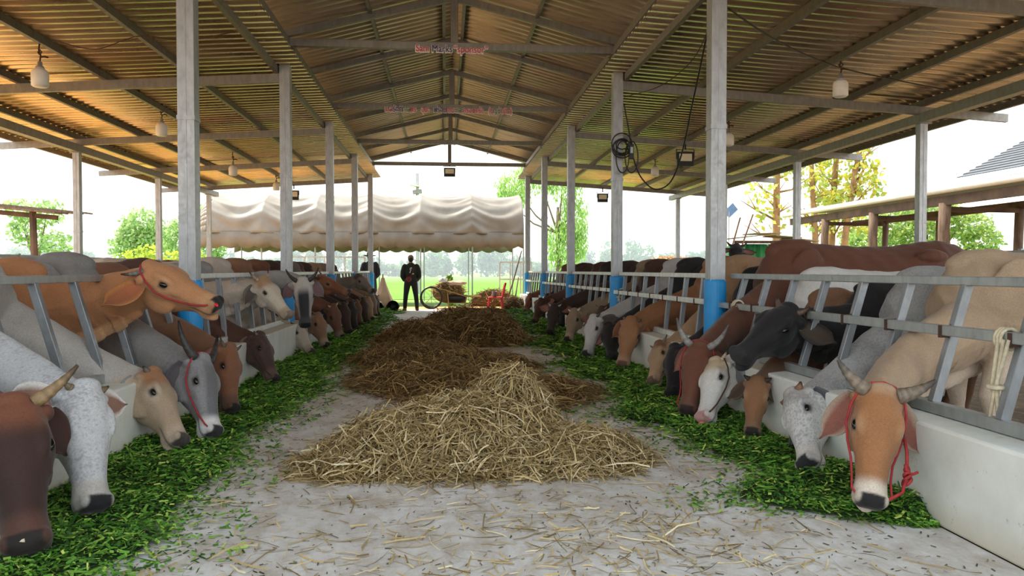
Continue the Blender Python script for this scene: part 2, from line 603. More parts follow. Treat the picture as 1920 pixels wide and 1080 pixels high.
# ================================================================== feed fences
def feed_fence(s, i, y0, y1, nb, label):
    """headlock panel between two columns: origin on the wall top"""
    r = empty('feed_fence', (s * 2.47, (y0 + y1) / 2, 0.48), 0, label, 'fence', 'feed fences')
    a, b = y0 - (y0 + y1) / 2 + 0.085, y1 - (y0 + y1) / 2 - 0.085
    tm = MAT['rail'] if i < 2 else MAT['rail_white']  # far bays take paler steel, sunlight put into the rail colour
    tl = .18 if i < 2 else .07
    MB().bar((s * tl, a, 0.71), (s * tl, b, 0.71), 0.05, 0.05).build('top_rail', tm, r, bevel=0.005)
    MB().bar((0, a, 0.035), (0, b, 0.035), 0.06, 0.06).build('bottom_rail', tm, r, bevel=0.005)
    for k in range(nb):
        y = a + (b - a) * (k + 0.6) / (nb + 0.2)
        MB().bar((s * tl, y, 0.69), (s * 0.0, y, 0.06), 0.05, 0.045, up=(0, 1, 0)).build('bar', MAT['bar'], r, bevel=0.004)
    if s > 0:
        zr = 0.44
        xr = s * (tl * (zr / 0.71)) - s * 0.055
        MB().bar((xr, a - 0.02, zr + 0.01), (xr, b + 0.02, zr - 0.01), 0.05, 0.055).build('locking_rail', tm, r, bevel=0.005)
        for k in range(nb):
            y = a + (b - a) * (k + 0.6) / (nb + 0.2)
            sm = MB().bar((xr, y - 0.012, zr), (xr, y + 0.012, zr), 0.062, 0.066)
            sm.tube([(xr + 0.02, y, zr + 0.02), (xr + 0.06, y + .01, zr + 0.05), (xr + 0.07, y, zr + 0.02)], 0.006, 5)
            sm.build('wire_tie', MAT['rope_dark'], r)
    return r


for s, side in ((-1, 'left'), (1, 'right')):
    ys = [0.6] + COLY
    nbs = [4, 8, 7, 7, 7, 7]
    names = ['in front of the first column', 'between the first and second columns', 'between the second and third columns', 'between the third and fourth columns',
             'between the fourth and fifth columns', 'in the last bay']
    for i in range(6):
        feed_fence(s, i, ys[i], ys[i + 1], nbs[i], f'slanted steel bar feed fence on the {side} wall, {names[i]}')
# ================================================================== cattle
def coat_mat(name, rough=0.72, hair=True):
    m, n, l, b = new_mat(name)
    a = n.new('ShaderNodeAttribute'); a.attribute_name = 'coat'
    tc = n.new('ShaderNodeTexCoord')
    big = ramp(n, l, noise(n, l, 5, 5, 0.6, vec=tc.outputs['Object']), [(0.3, 0.86), (0.7, 1.08)])
    fine = ramp(n, l, noise(n, l, 110, 4, 0.7, vec=tc.outputs['Object']), [(0.3, 0.80), (0.7, 1.13)])
    c = mix_rgb(n, l, 1.0, a.outputs['Color'], big, 'MULTIPLY')
    c = mix_rgb(n, l, 1.0, c, fine, 'MULTIPLY')
    l.new(c, b.inputs['Base Color'])
    b.inputs['Roughness'].default_value = rough
    b.inputs['Specular IOR Level'].default_value = 0.28
    b.inputs['Sheen Weight'].default_value = 0.12
    h1 = noise(n, l, 150, 4, 0.7, vec=tc.outputs['Object'])
    h2 = noise(n, l, 16, 4, 0.6, vec=tc.outputs['Object'])
    ad = n.new('ShaderNodeMath'); ad.operation = 'MULTIPLY_ADD'; ad.inputs[1].default_value = 2.2
    l.new(h2, ad.inputs[0]); l.new(h1, ad.inputs[2])
    bump(n, l, b, ad.outputs[0], 0.30, 0.006)
    return m


MAT['coat'] = coat_mat('cattle_coat')
MAT['eye'] = simple('dark_wet_eye', '#0b0806', 0.08, 0, 0.1)
MAT['horn'] = attr_mat('ringed_horn', 0.5, 0.35, 45, 0.3, 50)
MAT['tongue'] = simple('pink_tongue', '#d96a6a', 0.4, 0, 0.15, 30)
MAT['tag_blue'] = simple('blue_ear_tag', '#5f86c9', 0.4, 0, 0.1)
MAT['halter'] = {'red': MAT['rope_red'], 'dark': MAT['rope_dark'], 'pale': MAT['rope_pale']}


def unit(v):
    v = np.array(v, float)
    return v / np.linalg.norm(v)


def ss(x, a, b):
    t = np.clip((x - a) / (b - a), 0, 1)
    return t * t * (3 - 2 * t)


def ell(c, r, u, hw, ht, hb, n=20, pinch=0.0, belly=0.0, p=1.0):
    """ring: centre c, right r, up u, half width, half height above and below"""
    out = []
    for k in range(n):
        a = 2 * PI * k / n
        ca, sa = math.cos(a), math.sin(a)
        w = hw * (abs(ca) ** p) * (1 if ca >= 0 else -1)
        w *= 1 - pinch * max(0, sa) ** 1.5 - belly * max(0, -sa) ** 1.5
        out.append(c + r * w + u * sa * (ht if sa > 0 else hb))
    return out


#        t     half width  front   back
HEAD = [(-0.10, 0.040, 0.010, 0.060), (-0.04, 0.074, 0.036, 0.100), (0.04, 0.090, 0.052, 0.135), (0.14, 0.096, 0.060, 0.170),
        (0.24, 0.103, 0.062, 0.195), (0.32, 0.107, 0.060, 0.200), (0.40, 0.101, 0.056, 0.192), (0.48, 0.088, 0.051, 0.172),
        (0.58, 0.075, 0.047, 0.142), (0.68, 0.067, 0.044, 0.116), (0.78, 0.063, 0.042, 0.100), (0.87, 0.067, 0.041, 0.094),
        (0.94, 0.071, 0.038, 0.088), (1.00, 0.064, 0.028, 0.072), (1.035, 0.042, 0.012, 0.045)]
NCOW = [0]


def cow(label, side, M, P, F, sh, group, base='#b98a5a', face=None, muzzle=None, pad='#1c1a1a', belly=None, hump=None, neckc=None, stripe=None,
        eye_ring=None, patch=None, poll_c=None, L=0.56, sc=1.1, yaw=0.0, horn=None, horn_c='#6b6257', horn_tip='#221f1d', ear=0.75, ear_in='#9c6a5c', ear_c=None,
        ear_len=0.21, halter=None, voxel=0.014, hump_h=0.45, nk=.82, dewlap=1.0, mottle=None, wide=1.0, extras=(), fat=1.06, zs=.87, sides=(-1, 1)):
    """one zebu: M muzzle point, P poll point, F where the forehead faces, sh = (x, y) of the shoulder"""
    NCOW[0] += 1
    R = np.random.default_rng(100 + NCOW[0])
    M, P = np.array(M, float), np.array(P, float)
    a = unit(M - P); L = float(np.linalg.norm(M - P))
    kk = L / 0.5 * fat
    f = np.array(F, float); f = unit(f - a * (f @ a))
    s = np.cross(a, f)
    hp = lambda t, sx, fz: P + a * t * L + s * sx * kk + f * fz * kk
    d = np.array([math.cos(yaw) * -side, math.sin(yaw), 0.0])       # the way the body faces
    rt = np.cross(d, [0, 0, 1.0])
    U = np.array([0, 0, 1.0])
    G = np.array([sh[0], sh[1], 0.0])
    bp = lambda u, w, z: G + d * u * sc + rt * w * sc * wide + U * z * sc
    mb = MB()
    # ---- trunk
    st = [(.26, .93, .10, .10, .10), (.20, .93, .17, .21, .24), (.08, .94, .225, .33, .34), (-.10, .93, .262, .345, .37), (-.32, .92, .285, .335, .37), (-.60, .91, .315, .325, .385),
          (-.88, .91, .315, .33, .37), (-1.10, .93, .285, .34, .33), (-1.28, .96, .265, .33, .29), (-1.45, .99, .215, .27, .25), (-1.56, 1.0, .15, .19, .2), (-1.62, 1.0, .06, .09, .1)]
    mb.loft([ell(bp(u, 0, z), rt, U, w * sc * wide, ht * sc, hb * sc, 28, pinch=.36) for (u, z, w, ht, hb) in st])
    if hump_h:
        mb.sphere(bp(-.04, 0, 1.18 + .02 * hump_h), (.24 * sc, .10 * sc, (.07 + .09 * hump_h) * sc), 18, 10, axes=(d, rt, U))
    for w in (-1, 1):
        mb.sphere(bp(-1.13, w * .19, 1.15), (.14 * sc, .06 * sc, .06 * sc), 10, 8, axes=(d, rt, U))      # hook bones
        mb.sphere(bp(-.06, w * .190, .93), (.16 * sc, .045 * sc, .30 * sc), 12, 10, axes=(unit(d + .2 * U), rt, unit(U - .2 * d)))   # shoulder blade
        fl = [(-.06, w * .17, .86, .115), (-.02, w * .165, .66, .085), (.02, w * .155, .50, .062), (.03, w * .15, .43, .062), (.02, w * .15, .34, .042), (.01, w * .15, .16, .038), (.03, w * .15, .09, .05), (.05, w * .15, .03, .058), (.05, w * .15, .0, .055)]
        mb.loft([ell(bp(u, x, z), rt, d, r * sc * .85, r * sc, r * sc, 12) for (u, x, z, r) in fl])
        hl = [(-1.28, w * .17, .98, .19), (-1.24, w * .18, .80, .165), (-1.20, w * .17, .66, .12), (-1.30, w * .15, .54, .08), (-1.40, w * .14, .46, .062), (-1.38, w * .14, .34, .045), (-1.34, w * .14, .15, .04), (-1.31, w * .14, .08, .05), (-1.29, w * .14, .0, .055)]
        mb.loft([ell(bp(u, x, z), rt, d, r * sc * .62, r * sc, r * sc, 12) for (u, x, z, r) in hl])
    mb.tube([bp(-1.58, 0, 1.14), bp(-1.68, 0, 1.05), bp(-1.70, 0, .8), bp(-1.68, .02, .55), bp(-1.68, .02, .42), bp(-1.68, .02, .28)], [.035 * sc, .03 * sc, .024 * sc, .024 * sc, .04 * sc, .018 * sc], 8)
    # ---- neck
    B0 = bp(-.05, 0, zs)
    H = hp(.10, 0, -.055)
    e = unit(a * .45 + f * .55)
    ch = np.linalg.norm(H - B0)
    e = unit(e * .6 + unit(H - B0) * .4)
    B1 = B0 + unit(d * .35 + unit(H - B0) * 1.0) * ch * .36
    B2 = H - e * ch * .34
    ue = f * .6 - a * .8
    n_rings, dl, axis_pts, ups = [], [], [], []
    N = 12
    for i in range(N + 1):
        q = i / N
        c = (1 - q) ** 3 * B0 + 3 * (1 - q) ** 2 * q * B1 + 3 * (1 - q) * q * q * B2 + q ** 3 * H
        tg = unit(3 * (1 - q) ** 2 * (B1 - B0) + 6 * (1 - q) * q * (B2 - B1) + 3 * q * q * (H - B2))
        u_ = U * (1 - q) + ue * q
        u_ = unit(u_ - tg * (u_ @ tg))
        r_ = np.cross(tg, u_)
        qq = q ** .85
        ht = (.25 * (1 - qq) + .100 * qq) * (sc * (1 - q) + kk * q * .95) * (nk + (1 - nk) * q)
        hb = (.25 * (1 - qq) + .130 * qq) * (sc * (1 - q) + kk * q * .95)
        hw = (.195 * (1 - qq) ** 1.25 + .086 * qq + .012) * (sc * (1 - q) + kk * q * .95)
        n_rings.append(ell(c, r_, u_, hw, ht, hb, 22, pinch=.38, belly=.30))
        axis_pts.append(c); ups.append(u_)
        if 0.0 <= q <= .9 and dewlap:
            w_ = math.sin(PI * min(1, (q + .12) / 1.0)) ** .7
            wav = .008 * math.sin(q * 13 + NCOW[0])
            dl.append(ell(c - u_ * (hb + .0 * dewlap) + r_ * wav, r_, u_, .032 * sc, .10 * sc, max(.012, .10 * w_ * dewlap * sc), 12))
    mb.loft(n_rings)
    if dl: mb.loft(dl)
    # ---- head
    rings = []
    for (t, w, fr, bk) in HEAD:
        rings.append(ell(hp(t, 0, -.022), s, f, w * kk, (fr + .022) * kk, (bk - .022) * kk, 24, pinch=.10 + .22 * ss(t, .5, .7) * (1 - ss(t, .8, .95)), belly=.34 * (1 - ss(t, .75, .95)), p=.88))
    mb.loft(rings)
    for w in (-1, 1):
        mb.sphere(hp(.285, w * .072, .022), (.072 * kk, .028 * kk, .028 * kk), 12, 8, axes=(a, s, f))       # brow
        mb.sphere(hp(.40, w * .078, -.016), (.070 * kk, .018 * kk, .022 * kk), 10, 8, axes=(a, s, f))      # below the eye
        mb.sphere(hp(.30, w * .066, -.115), (.10 * kk, .026 * kk, .070 * kk), 12, 8, axes=(a, s, f))      # jaw muscle
        mb.sphere(hp(.955, w * .043, .008), (.033 * kk, .026 * kk, .030 * kk), 10, 8, axes=(a, s, f))      # nostril wing
        mb.tube([hp(.50, w * .050, .012), hp(.64, w * .042, .010), hp(.80, w * .038, .004)], [.018 * kk, .015 * kk, .012 * kk], 8)   # nasal ridge
        mb.sphere(hp(.03, w * .088, -.035), (.030 * kk, .030 * kk, .032 * kk), 10, 8, axes=(a, s, f))      # ear root
    mb.sphere(hp(-.045, 0, .012), (.035 * kk, .062 * kk, .040 * kk), 12, 8, axes=(a, s, f))                # poll
    mb.sphere(hp(.92, 0, -.078), (.065 * kk, .047 * kk, .026 * kk), 12, 8, axes=(a, s, f))                 # lower lip
    # ---- one continuous skin
    tmp = bpy.data.objects.new('tmp', mb.mesh('tmp'))
    COL.objects.link(tmp)
    rm = tmp.modifiers.new('r', 'REMESH'); rm.mode = 'VOXEL'; rm.voxel_size = voxel; rm.use_smooth_shade = True
    sm = tmp.modifiers.new('s', 'SMOOTH'); sm.factor = .5; sm.iterations = 5 if voxel < .013 else 3
    dg = bpy.context.evaluated_depsgraph_get()
    me = bpy.data.meshes.new_from_object(tmp.evaluated_get(dg))
    bpy.data.objects.remove(tmp)
    me.name = 'cow'
    nv = len(me.vertices)
    V = np.empty(nv * 3, np.float32); me.vertices.foreach_get('co', V); V = V.reshape(-1, 3).astype(float)
    rel = V - P
    ht_, hs_, hf_ = (rel @ a) / L, (rel @ s) / kk, (rel @ f) / kk
    rb = V - G
    bu, bz = (rb @ d) / sc, V[:, 2] / sc
    bw = (rb @ rt) / sc
    inhead = (np.abs(hs_) < .16) & (hf_ > -.30) & (hf_ < .12) & (ht_ < 1.15) & (ht_ > -.25)
    # neck distance
    AX = np.array(axis_pts)
    dd = np.full(nv, 9.0); qi = np.zeros(nv)
    for i, p in enumerate(AX):
        x = np.linalg.norm(V - p, axis=1)
        mk = x < dd; dd[mk] = x[mk]; qi[mk] = i / N
    UP = np.array(ups)
    under = np.zeros(nv)
    idx = (qi * N).round().astype(int)
    under = -np.einsum('ij,ij->i', V - AX[idx], UP[idx])         # below the neck axis
    # a few skin folds at the base of the neck and shoulder
    wob = np.sin(V[:, 0] * 31 + V[:, 2] * 17 + NCOW[0]) * np.sin(V[:, 1] * 23 - V[:, 2] * 9)
    amp = .0035 * np.where(inhead, 0, 1)
    nrm = np.empty(nv * 3, np.float32); me.vertices.foreach_get('normal', nrm); nrm = nrm.reshape(-1, 3)
    fold = np.sin(qi * 40 + bw * 18) * ss(qi, .05, .25) * (1 - ss(qi, .75, .95)) * ss(under, -.02, .12) * .006
    # mouth slit and nostril hollows
    mouth = np.exp(-((hf_ + .050 + .05 * (1 - ht_)) / .006) ** 2) * ss(ht_, .70, .78) * np.where(inhead, 1, 0)
    nos = np.exp(-(((ht_ - .975) / .028) ** 2 + ((np.abs(hs_) - .040) / .014) ** 2 + ((hf_ - .002) / .020) ** 2)) * np.where(inhead, 1, 0)
    sock = np.exp(-(((ht_ - .325) / .05) ** 2 + ((hf_ - .004) / .018) ** 2)) * np.where(inhead & (np.abs(hs_) > .07), 1, 0)
    disp = wob * amp + np.where(inhead, 0, fold) - (mouth * .006 + nos * .010 + sock * .004) * kk
    V2 = V + nrm * disp[:, None]
    me.vertices.foreach_set('co', V2.astype(np.float32).ravel())
    # ---- coat colours (the animal's own markings, plus painted shade in nostrils and mouth)
    col = np.tile(np.array(lin(base)), (nv, 1))

    def lay(mask, hx):
        nonlocal col
        if hx is None: return
        c = np.array(lin(hx)); col = col * (1 - mask[:, None]) + c * mask[:, None]

    nz = (np.sin(V[:, 0] * 13.1 + V[:, 1] * 7.3) + np.sin(V[:, 1] * 11.7 + V[:, 2] * 9.1) + np.sin(V[:, 2] * 15.3 - V[:, 0] * 5.2)) / 3
    lay(ss(qi + nz * .06, .10, .35) * np.where(bu > -.15, 1, 0), neckc)
    lay(np.clip(1 - ss(bz + nz * .05, .55, .85), 0, 1) * np.where(inhead, 0, 1) * np.where((qi < .15), 1, .0), belly)
    lay(ss(under + nz * .02, .15, .30) * .8 * np.where(inhead, 0, 1) * np.where(bu > -.2, 1, 0), belly)
    lay(ss(bz, 1.22, 1.42) * (1 - ss(np.abs(bu + .02), .15, .42)), hump)
    hm = np.where(inhead, 1, 0) * ss(ht_ + nz * .03, -.12, .08)
    lay(hm, face)
    if stripe: lay(hm * (1 - ss(np.abs(hs_) + nz * .008, .040, .062)) * ss(hf_, -.01, .02) * ss(ht_, .02, .16), stripe)
    if poll_c: lay(np.where(inhead, 1, 0) * (1 - ss(ht_ + nz * .04, .10, .30)) * ss(hf_, -.05, .0), poll_c)
    if patch: lay(hm * ss(nz + .5 * np.sin(ht_ * 9 + hs_ * 20), .1, .35), patch)
    if mottle:
        mz = np.sin(V[:, 0] * 143 + 3 * np.sin(V[:, 1] * 87)) * np.sin(V[:, 2] * 121 + 2 * np.sin(V[:, 0] * 97)) + .5 * R.normal(0, 1, nv)
        lay(ss(mz + nz * .9, .0, 1.2) * .6, mottle)
    lay(np.where(inhead, 1, 0) * np.exp(-(((ht_ - .325) / .075) ** 2 + ((hf_ - .003) / .036) ** 2)) * ss(np.abs(hs_), .05, .08) * .8, eye_ring)
    lay(np.where(inhead, 1, 0) * ss(ht_ + nz * .02, .74, .86), muzzle)
    lay(np.where(inhead, 1, 0) * ss(ht_ + .45 * np.maximum(hf_, 0), .925, .950) * ss(hf_ + .25 * np.abs(hs_), -.030, -.016) * (1 - .85 * ss(np.abs(hs_) + .3 * np.maximum(hf_, 0), .050, .064)), pad)
    lay(np.clip(nos * 1.3, 0, 1), '#050404')  # blackens the nostril hollows, shade put into the colour
    lay(np.clip(mouth * .7, 0, 1), '#1d1513')  # dark line painted in for the shade of the mouth slit
    eyl = np.exp(-(((ht_ - .325) / .062) ** 4 + ((hf_ - .004) / .023) ** 4)) * np.where(inhead & (np.abs(hs_) > .065), 1, 0)
    lay(np.clip(eyl, 0, 1) * .9, '#17100d')
    hoof = (1 - ss(bz, .055, .075))
    lay(hoof * np.where(inhead, 0, 1) * np.where(qi < .2, 1, 0) * np.where(np.abs(bw) > .08, 1, 0), '#2c2722')
    at = me.color_attributes.new('coat', 'FLOAT_COLOR', 'POINT')
    arr = np.ones((nv, 4), np.float32); arr[:, :3] = np.clip((col * .80 + col.mean(1)[:, None] * .20) * .88, 0, 1)
    at.data.foreach_set('color', arr.ravel())
    me.materials.clear(); me.materials.append(MAT['coat'])
    me.shade_smooth()
    o = bpy.data.objects.new('cow', me)
    COL.objects.link(o)
    tag(o, label, 'cow', group)
    # ---- eyes
    for w in (-1, 1):
        mbe = MB().sphere(hp(.325, w * .0885, .005), (.026 * kk, .018 * kk, .0165 * kk), 14, 10, axes=(unit(a + f * .10), s, f))
        mbe.build('eye', MAT['eye'], o, smooth=True)
    # ---- ears
    ec = np.array(lin(ear_c or face or base)); ein = np.array(lin(ear_in)); edge = ec * .45
    for w in sides:
        root = hp(.03, w * .098, -.040)
        out = unit(s * w * (1 - .62 * ear) + np.array([0, 0, -1.0]) * ear - f * .22 - a * .22 * (1 - ear))
        nrm_ = unit(f * .8 + s * w * .35); nrm_ = unit(nrm_ - out * (nrm_ @ out))      # the open side
        wd = np.cross(out, nrm_)
        rowsV, rowsC = [], []
        nu, nvv = 13, 9
        for iu in range(nu):
            u = iu / (nu - 1)
            wid = (.030 + .040 * math.sin(PI * min(1, u * 1.08 + .06)) ** .8) * (1 - ss(u, .72, 1.0) * .93) * kk
            cx = root + out * u * ear_len * kk - nrm_ * (.018 * math.sin(u * 2.6)) * kk
            for iv in range(nvv):
                v = iv / (nvv - 1) * 2 - 1
                cup = (1 - v * v) * .022 * (1 - .6 * u) + .010 * (1 - u)
                rowsV.append(cx + wd * v * wid - nrm_ * cup * kk)
        n1 = len(rowsV)
        V_ = [tuple(p) for p in rowsV]
        V_ += [tuple(np.array(p) - nrm_ * .007 * kk) for p in rowsV]
        C_ = []
        for layer in (0, 1):
            for iu in range(nu):
                for iv in range(nvv):
                    v = abs(iv / (nvv - 1) * 2 - 1); u = iu / (nu - 1)
                    if layer == 0:
                        x = ss(v, .55, .9); c = ein * (1 - x) * (1 - .35 * u) + ec * x
                    else:
                        x = ss(u, .55, 1.0) * .6; c = ec * (1 - x) + edge * x
                    C_.append(tuple(c))
        F_ = []
        for iu in range(nu - 1):
            for iv in range(nvv - 1):
                q = (iu * nvv + iv, iu * nvv + iv + 1, (iu + 1) * nvv + iv + 1, (iu + 1) * nvv + iv)
                F_.append(q); F_.append(tuple(x + n1 for x in reversed(q)))
        bord = [iv for iv in range(nvv)] + [iu * nvv + nvv - 1 for iu in range(1, nu)] + [(nu - 1) * nvv + iv for iv in range(nvv - 2, -1, -1)] + [iu * nvv for iu in range(nu - 2, 0, -1)]
        for i in range(len(bord)):
            p, q = bord[i], bord[(i + 1) % len(bord)]
            F_.append((p, p + n1, q + n1, q))
        em = MB(); em.add(V_, F_, C_)
        em.build('ear', MAT['coat'], o, smooth=True)
    # ---- horns
    if horn:
        ln, r0, outw, upw, fwd, curl = horn
        hc, htp = np.array(lin(horn_c)), np.array(lin(horn_tip))
        for w in (-1, 1):
            pts, rr, cc = [], [], []
            nh = 12
            p = hp(-.02, w * .062, .006)
            dirn = unit(s * w * outw - a * .35 + f * fwd)
            upv = -a * .9 + f * .25
            for i in range(nh + 1):
                q = i / nh
                pts.append(p.copy()); rr.append(r0 * (1 - q * .82) ** .9 * (1 + .06 * math.sin(q * 40)))
                dirn = unit(dirn + (upv * upw + f * curl) * (1.6 / nh))
                p = p + dirn * ln / nh
            hm_ = MB().tube(pts, rr, 10)
            for i in range(nh + 1):
                q = i / nh
                c = hc * (1 - ss(q, .45, .95)) + htp * ss(q, .45, .95)
                c = c * (1 + .25 * math.sin(q * 45))
                hm_.c += [tuple(c)] * 10
            hm_.build('horn', MAT['horn'], o, smooth=True)
    # ---- rope halter
    if halter:
        mt = MAT['halter'][halter]
        rr = .0050 * kk
        pts = []
        for w, rng_ in ((1, 1), (-1, -1)):
            seg = [hp(.965, w * .052, .012), hp(.90, w * .078, .002), hp(.75, w * .077, -.030), hp(.60, w * .084, -.045), hp(.45, w * .104, -.05), hp(.28, w * .118, -.045), hp(.12, w * .112, -.02), hp(-.03, w * .088, .010), hp(-.09, w * .05, .020)]
            pts += seg if w == 1 else seg[::-1]
        h = MB().tube(pts[:9] + [hp(-.115, 0, .026)] + pts[9:], rr, 7)
        h.build('halter_rope', mt, o, smooth=True)['label'] = {'red': 'red rope halter', 'dark': 'dark rope halter', 'pale': 'pale rope halter'}[halter]
    for ex in extras:
        ex(o, hp, a, s, f, kk)
    return o


def head_points(mpx, ppx, side, L, mz=None, mx=None, my=None, far=True):
    """muzzle point from its pixel and height (or x, y); poll on its own sight line at head length L from the muzzle"""
    if mz is not None: M = at_z(*mpx, mz)
    elif mx is not None: M = at_x(*mpx, mx)
    else: M = at_y(*mpx, my)
    r = ray(*ppx)
    w = CAM - M
    b = 2 * (w @ r); c = w @ w - L * L
    D = b * b - 4 * c
    if D <= 0:
        t = -b / 2
    else:
        t = (-b + math.sqrt(D)) / 2 if far else (-b - math.sqrt(D)) / 2
    return M, CAM + r * t
# ---------------------------------------------------------------- small extras on heads
def tongue(o, hp, a, s, f, kk):
    MB().tube([hp(.93, .0, -.030), hp(1.03, .02, -.022), hp(1.09, .035, -.008)], [.018 * kk, .020 * kk, .010 * kk], 8).build('tongue', MAT['tongue'], o, smooth=True)['label'] = 'pink tongue licking the nose'


def ear_tag(w):
    def g(o, hp, a, s, f, kk):
        c = hp(.12, w * .15, -.05)
        MB().box(c - np.array([.03, .006, .035]), c + np.array([.03, .006, .035])).build('ear_tag', MAT['tag_blue'], o, bevel=.004)['label'] = 'blue plastic ear tag'
    return g


def nose_knot(o, hp, a, s, f, kk):
    MB().sphere(hp(1.02, .045, .022), (.016, .016, .013), 8, 6).tube([hp(1.0, .045, .02), hp(1.06, .06, .03)], .007, 6).build('rope_knot', MAT['rod_red'], o, smooth=True)


def halter_knot(o, hp, a, s, f, kk):
    m = MB()
    c = hp(.66, -.135, -.02)
    for j in range(5):
        t = [c + .018 * np.array([math.cos(q + j), math.sin(q * 1.0 + j * 1.3), math.cos(q * 1.0 + 2 * j) * .9]) + np.array([0, 0, .016 * (j - 2)]) for q in np.linspace(0, 2 * PI, 12)]
        m.tube(t, .0085, 6)
    m.tube([hp(.30, -.118, -.045), hp(.45, -.13, -.03), c], .008, 6)
    m.tube([c, hp(.84, -.115, .005), hp(.95, -.055, .014)], .008, 6)
    m.tube([c, c + np.array([.035, 0, .004]), c + np.array([.055, 0, .012])], .007, 6)
    m.build('halter_knot', MAT['rope_red'], o, smooth=True)


GL, GR = 'cattle in the left stalls', 'cattle in the right stalls'
S_, ST, LG = (.09, .020, 1.0, .55, .10, 0), (.05, .024, 1.0, .3, .1, 0), (.27, .034, 1.0, .75, .15, .15)


def L_(label, m, p, F, y, z=.10, mx=None, L=.56, x=-3.24, far=True, **k):
    M, P = head_points(m, p, -1, L, mz=None if mx is not None else z, mx=mx, far=far)
    return cow(label, -1, M, P, F, (x, y), GL, **k)


def R_(label, m, p, F, y, z=.10, mx=None, L=.56, x=3.24, far=True, **k):
    M, P = head_points(m, p, 1, L, mz=None if mx is not None else z, mx=mx, far=far)
    return cow(label, 1, M, P, F, (x, y), GR, **k)


# ---------------------------------------------------------------- left row, from the camera outwards
L_('dark brown cow at the left edge, head down, rope at its nose', (50, 1028), (22, 768), (.45, -1, .45), 3.0, L=.66, base='#4a2a1e', face='#3b2119', poll_c='#7a4223', muzzle='#5a3527', pad='#231a17',
   horn=(.24, .036, 1.0, .3, .25, .05), horn_c='#8a7354', horn_tip='#4b3d2c', ear=.98, ear_in='#3d2620', ear_len=.17, halter=None, voxel=.010, sc=1.12, yaw=-.15,
   extras=(lambda o, hp, a, s, f, kk: MB().tube([hp(.30, .12, -.06), hp(.55, .09, -.07), hp(.8, .075, -.03), hp(.96, .045, .014), hp(.97, 0, .03)], .0065 * kk, 7).build('nose_rope', MAT['rope_pale'], o, smooth=True),))
L_('pale grey cow with white speckled face beside the dark brown one', (180, 950), (160, 735), (1, -.6, .35), 4.45, L=.60, base='#b9bcbf', face='#c2c2c4', belly='#d9d5cf', muzzle='#b5aea6', pad='#191a1f', mottle='#8a8c90',
   horn=ST, horn_c='#73664f', ear=.1, ear_in='#8f6b5c', ear_c='#d5d2cd', ear_len=.17, voxel=.010, sc=1.16, hump_h=1.1)
L_('light grey cow with tan cheeks and a long hanging grey ear', (340, 828), (288, 705), (1, -.12, .42), 5.12, L=.56, base='#aca69d', neckc='#b3aea7', face='#b39878', poll_c='#a87243', belly='#cfc4ba', muzzle='#c3ab90', pad='#4a3f38', eye_ring='#d8c8b4',
   horn=ST, ear=.95, ear_c='#8d8f92', ear_in='#6f6a68', ear_len=.24, voxel=.010, sc=1.14, hump_h=.7)
L_('orange tan cow holding its head up level, red knot at its nose', (408, 572), (283, 505), (.28, -.35, 1), 5.80, mx=-1.80, L=.55, base='#b9783f', face='#bf8047', belly='#c99a66', muzzle='#c58d58', pad='#1d1b1b', eye_ring='#d9a873',
   horn=(.15, .026, .55, .8, -.55, -.25), horn_c='#6e6a66', ear=.12, ear_in='#a0603f', ear_c='#a9713f', ear_len=.25, halter='red', voxel=.010, sc=1.04, hump_h=.4, fat=1.2, extras=(nose_knot,))
L_('grey cow with one tall upright dark horn and a red rope halter, head down', (402, 812), (378, 678), (1, -.28, .42), 6.55, L=.56, base='#85827f', face='#8b898a', neckc='#8f8d8b', stripe='#6d6c70', belly='#aca8a4', muzzle='#d8d6d3', pad='#2a2a2e', mottle='#77757a',
   horn=(.30, .036, .55, 1.1, -.1, 0), horn_c='#3d3b3a', horn_tip='#1f1e1e', ear=.95, ear_c='#4a484c', ear_in='#5b5558', ear_len=.25, halter='red', voxel=.011, sc=1.08)
L_('brown cow half hidden behind the grey horned one', (437, 768), (430, 655), (1, -.3, .42), 7.30, L=.53, base='#7f5233', face='#8a5531', neckc='#8a6043', muzzle='#6b4a36', horn=S_, ear=.8, ear_c='#5b3a28', voxel=.012, sc=1.02)
L_('dark chocolate cow with a long neck and a thin dark rope halter', (516, 712), (488, 632), (1, -.3, .42), 8.15, L=.54, base='#55352a', face='#533a31', neckc='#573527', belly='#5f4034', muzzle='#6c5044', pad='#211b19', horn=ST, ear=.85, ear_c='#6b5144', ear_in='#7d6354', halter='dark', voxel=.011, sc=1.06)
L_('cream white cow with small dark tipped horns holding its head out level', (543, 592), (493, 527), (.75, -.5, .75), 8.85, mx=-1.88, L=.53, base='#c4b5a2', face='#d4c5af', belly='#d9cfc0', muzzle='#b9a487', pad='#8b7768', poll_c='#b48c62', horn=(.14, .026, .6, .95, .1, 0), horn_c='#a49078', ear=.8, ear_c='#77706a', ear_in='#5d5550', voxel=.011, sc=1.02)
L_('grey cow facing the camera with a broad black stripe down its face', (573, 612), (568, 528), (.15, -1, .35), 9.75, mx=-1.85, L=.55, base='#8f8d8a', face='#a7a39f', stripe='#35343a', belly='#b3afaa', muzzle='#4b494b', pad='#151518', poll_c='#c0b8ad', horn=(.20, .03, .75, .8, .1, .1), horn_c='#3a3735', ear=.75, ear_c='#6b6468', ear_in='#7d5f63', voxel=.011, sc=1.06)
L_('pale buff cow below the striped face, blue tag in its ear', (585, 660), (556, 612), (1, -.5, .4), 10.55, L=.52, base='#bfb3a5', face='#c7b9a8', belly='#cdc3b8', muzzle='#b6a692', pad='#3a3330', ear=.8, ear_c='#6b6864', horn=ST, voxel=.013, extras=(ear_tag(1), ear_tag(-1)))
